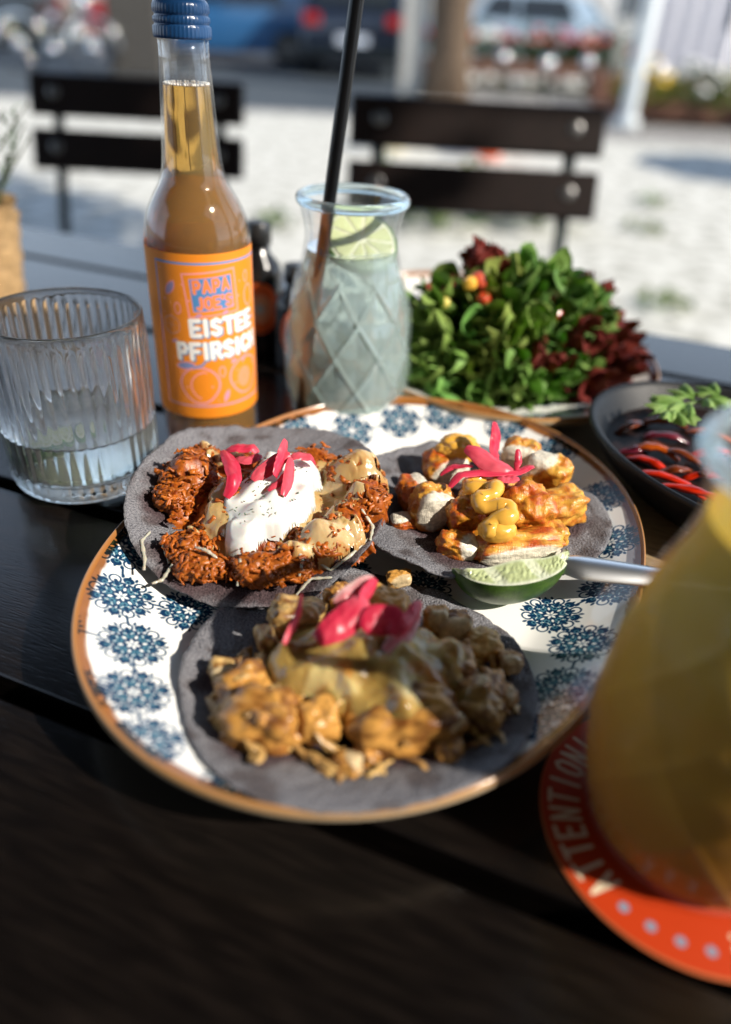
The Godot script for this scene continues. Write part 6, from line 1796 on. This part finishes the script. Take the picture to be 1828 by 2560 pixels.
# ---------------------------------------------------------------- lime wedge, cutlery, pot, sauce bottles
func small_things() -> void:
	# lime wedge on the plate: a sixth of a lime, cut faces up
	var a := V(44, 29.5, -280)
	var b := V(97, 34.5, -293)
	var t := thing("lime_wedge", "fresh lime wedge lying on the plate in front of the right taco", "lime", V(70, 14, -284))
	var dir := (b - a).normalized()
	var mid := (a + b) / 2
	var side := dir.cross(Vector3.UP).normalized()
	if side.z < 0: side = -side
	var half := a.distance_to(b) / 2
	# v runs round the wedge's skin, u from tip to tip
	var skin := func(u: float, v: float, k: float) -> Vector3:
		var x := sin((u - 0.5) * PI * 0.97)
		var w := sqrt(maxf(0.0, 1.0 - x * x))
		var ang := lerpf(-0.05, 1.80, v)
		var n := side * cos(ang) - Vector3.UP * sin(ang)
		return mid + dir * x * half * (1.0 + (0.03 if absf(x) > 0.97 else 0.0)) + (n * 0.0225 * pow(w, 0.85) * k) + Vector3.UP * 0.002 + side * -0.004
	var mb := MB.new()
	mb.grid(48, 30, func(u: float, v: float): return skin.call(u, v, 1.0), false, func(u: float, v: float):
		return Color(0.035, 0.085, 0.010).lerp(Color(0.10, 0.19, 0.025), clampf(0.35 + 0.8 * n3(Vector3(u * 3, v * 2, 1), 1.7), 0, 1)))
	put(mb, "rind", M.rind, t, Vector3.ZERO, false)
	for e in [0.0, 1.0]:
		mb = MB.new()
		mb.grid(110, 16, func(u: float, w: float) -> Vector3:
			var edge: Vector3 = skin.call(u, e, 0.995)
			var core: Vector3 = mid + dir * sin((u - 0.5) * PI * 0.97) * half * 0.95 + Vector3.UP * (0.0055 + 0.0008 * sin(u * 16.0)) + side * 0.0045
			var p := edge.lerp(core, w)
			return p + Vector3.UP * ((0.0007 * n1(Vector3(u * 30, w * 4, e), 1.4) - 0.0006 * smoothstep(0.82, 0.97, absf(sin(u * PI * 4.0 + 0.8 * w)))) * sin(w * PI)),
			false, func(u: float, w: float):
				var pith := smoothstep(0.06, 0.16, w) * (1.0 - 0.6 * smoothstep(0.86, 1.0, w))
				var vein := smoothstep(0.82, 0.97, absf(sin(u * PI * 4.0 + 0.8 * w)))
				var cell := 1.0 + 0.20 * n1(Vector3(u * 34 - w * 6.0, w * 4, 2), 1.4)
				return Color(0.70, 0.73, 0.56).lerp(Color(0.47, 0.53, 0.27) * cell, pith * (1.0 - 0.7 * vein)))
		put(mb, "cut_face", M.flesh, t, Vector3.ZERO, false)
	# cutlery handle resting on the rim
	mb = MB.new()
	mb.grid(28, 60, func(u: float, v: float) -> Vector3:
		var x := lerpf(0.0, 0.175, v)
		var tip := sqrt(clampf(v * 14.0, 0.0, 1.0)) * sqrt(clampf((1.0 - v) * 30.0, 0.0, 1.0))
		var w := lerpf(0.0092, 0.0042, smoothstep(0.05, 0.55, v)) * tip
		var h := (0.0019 - 0.0002 * v) * maxf(0.25, tip)
		var an := TAU * u
		return Vector3(0.0885 + x, 0.0362 - 0.012 * v * v - 0.0035 * (1.0 - v) * cos(an) * cos(an), -0.2868 + 0.020 * v) + Vector3(0, h * sin(an), w * cos(an)), true)
	for e in [0, 60]:
		var c0 := mb.vert((mb.v[e * 28] + mb.v[e * 28 + 14]) / 2)
		for i in 28:
			if e == 0: mb.tri(c0, i, (i + 1) % 28)
			else: mb.tri(c0, e * 28 + (i + 1) % 28, e * 28 + i)
	var brushed: StandardMaterial3D = M.steel.duplicate()
	brushed.roughness = 0.34
	tag(put(mb, "cutlery_handle", brushed, null, Vector3(0.0885, 0.034, -0.2868)), "polished metal cutlery handle lying over the plate's right rim, above the lime", "cutlery")
	# potted herb at the left edge
	var pt := thing("potted_herb", "small herb in a kraft paper wrapped pot at the left edge", "potted plant", Vector3(-0.368, 0, -0.685))
	mb = MB.new()
	mb.grid(60, 20, func(u: float, v: float) -> Vector3:
		var r := 0.038 + 0.008 * v + 0.003 * n3(Vector3(cos(TAU * u), v * 2.0, sin(TAU * u)), 2.6) + 0.004 * smoothstep(0.8, 1.0, v) * sin(u * 60.0)
		return Vector3(-0.368 + cos(TAU * u) * r, 0.001 + 0.088 * v * (1.0 + 0.06 * sin(u * 25.0) * v), -0.685 + sin(TAU * u) * r), true)
	put(mb, "paper_wrap", grain(mat(lin(0.46, 0.29, 0.13), 0.8), M.mottled, M.coarse, 0.05, 0.1), pt, Vector3.ZERO, false)
	mb = MB.new()
	mb.lathe(Vector3(-0.368, 0, -0.685), [Vector2(0.0, 0.002), Vector2(0.034, 0.002), Vector2(0.038, 0.072), Vector2(0.0, 0.074)], 30)
	put(mb, "soil", mat(lin(0.10, 0.045, 0.02), 0.9), pt)
	mb = MB.new()
	for i in 16:
		var p0 := Vector3(-0.368 + rnd(-0.025, 0.025), 0.07, -0.685 + rnd(-0.025, 0.025))
		var lean := Vector3(rnd(-0.2, 0.65), 1.0, rnd(-0.3, 0.3)).normalized()
		var l := rnd(0.07, 0.15)
		mb.col = Color(0.12, 0.12, 0.05)
		mb.tube([p0, p0 + lean * l * 0.5, p0 + lean * l + Vector3(lean.x * 0.02, 0, 0)], [0.0012, 0.0010, 0.0006], 5, 1.0, Vector3.BACK)
		for j in 26:
			var q := p0 + lean * l * (0.25 + 0.75 * j / 26.0)
			var d := Vector3(rnd(-1, 1), rnd(0.1, 0.8), rnd(-1, 1)).normalized()
			var s := d.cross(Vector3.UP).normalized() * 0.0013
			mb.col = Color(0.10, 0.17, 0.06) * rnd(0.8, 1.4)
			mb.face([q - s, q + d * 0.007 - s, q + d * 0.014, q + d * 0.007 + s, q + s])
	put(mb, "herb_sprigs", M.leaf, pt, Vector3.ZERO, false)
	# two small sauce bottles between bottle and lemonade
	for q in [[-0.0965, -0.615, 0.105, "small dark sauce bottle with an orange red round label, right behind the iced tea bottle"], [-0.062, -0.585, 0.082, "small dark sauce bottle with a rusty label, left of the lemonade glass"]]:
		var c := Vector3(q[0], 0, q[1])
		var h: float = q[2]
		var bt := thing("sauce_bottle", q[3], "sauce bottle", c, "small sauce bottles on the table")
		mb = MB.new()
		mb.lathe(c, [Vector2(0.0, 0.001), Vector2(0.017, 0.001), Vector2(0.0185, 0.004), Vector2(0.0185, h * 0.62), Vector2(0.016, h * 0.70), Vector2(0.009, h * 0.78), Vector2(0.008, h * 0.86), Vector2(0.0, h * 0.86)], 32)
		put(mb, "glass_body", mat(lin(0.010, 0.009, 0.009), 0.12), bt)
		mb = MB.new()
		mb.lathe(c, [Vector2(0.0, h * 0.85), Vector2(0.0105, h * 0.85), Vector2(0.0105, h), Vector2(0.0, h)], 28)
		put(mb, "cap", mat(lin(0.02, 0.02, 0.02), 0.3), bt)
		for lb in [[0.016, 0.0188, lin(0.70, 0.11, 0.015)], [0.009, 0.0191, lin(0.72, 0.33, 0.18)], [0.0032, 0.0194, lin(0.45, 0.5, 0.5)]]:
			mb = MB.new()
			mb.grid(24, 8, func(u: float, v: float) -> Vector3:
				var an := TAU * u
				var x: float = cos(an) * v * lb[0]
				var y: float = sin(an) * v * lb[0]
				var th: float = x / lb[1] + 0.15
				return c + Vector3(sin(th) * lb[1], h * 0.40 + y * 1.3, cos(th) * lb[1]), true)
			put(mb, "round_label", mat(lb[2], 0.45), bt, Vector3.ZERO, false)
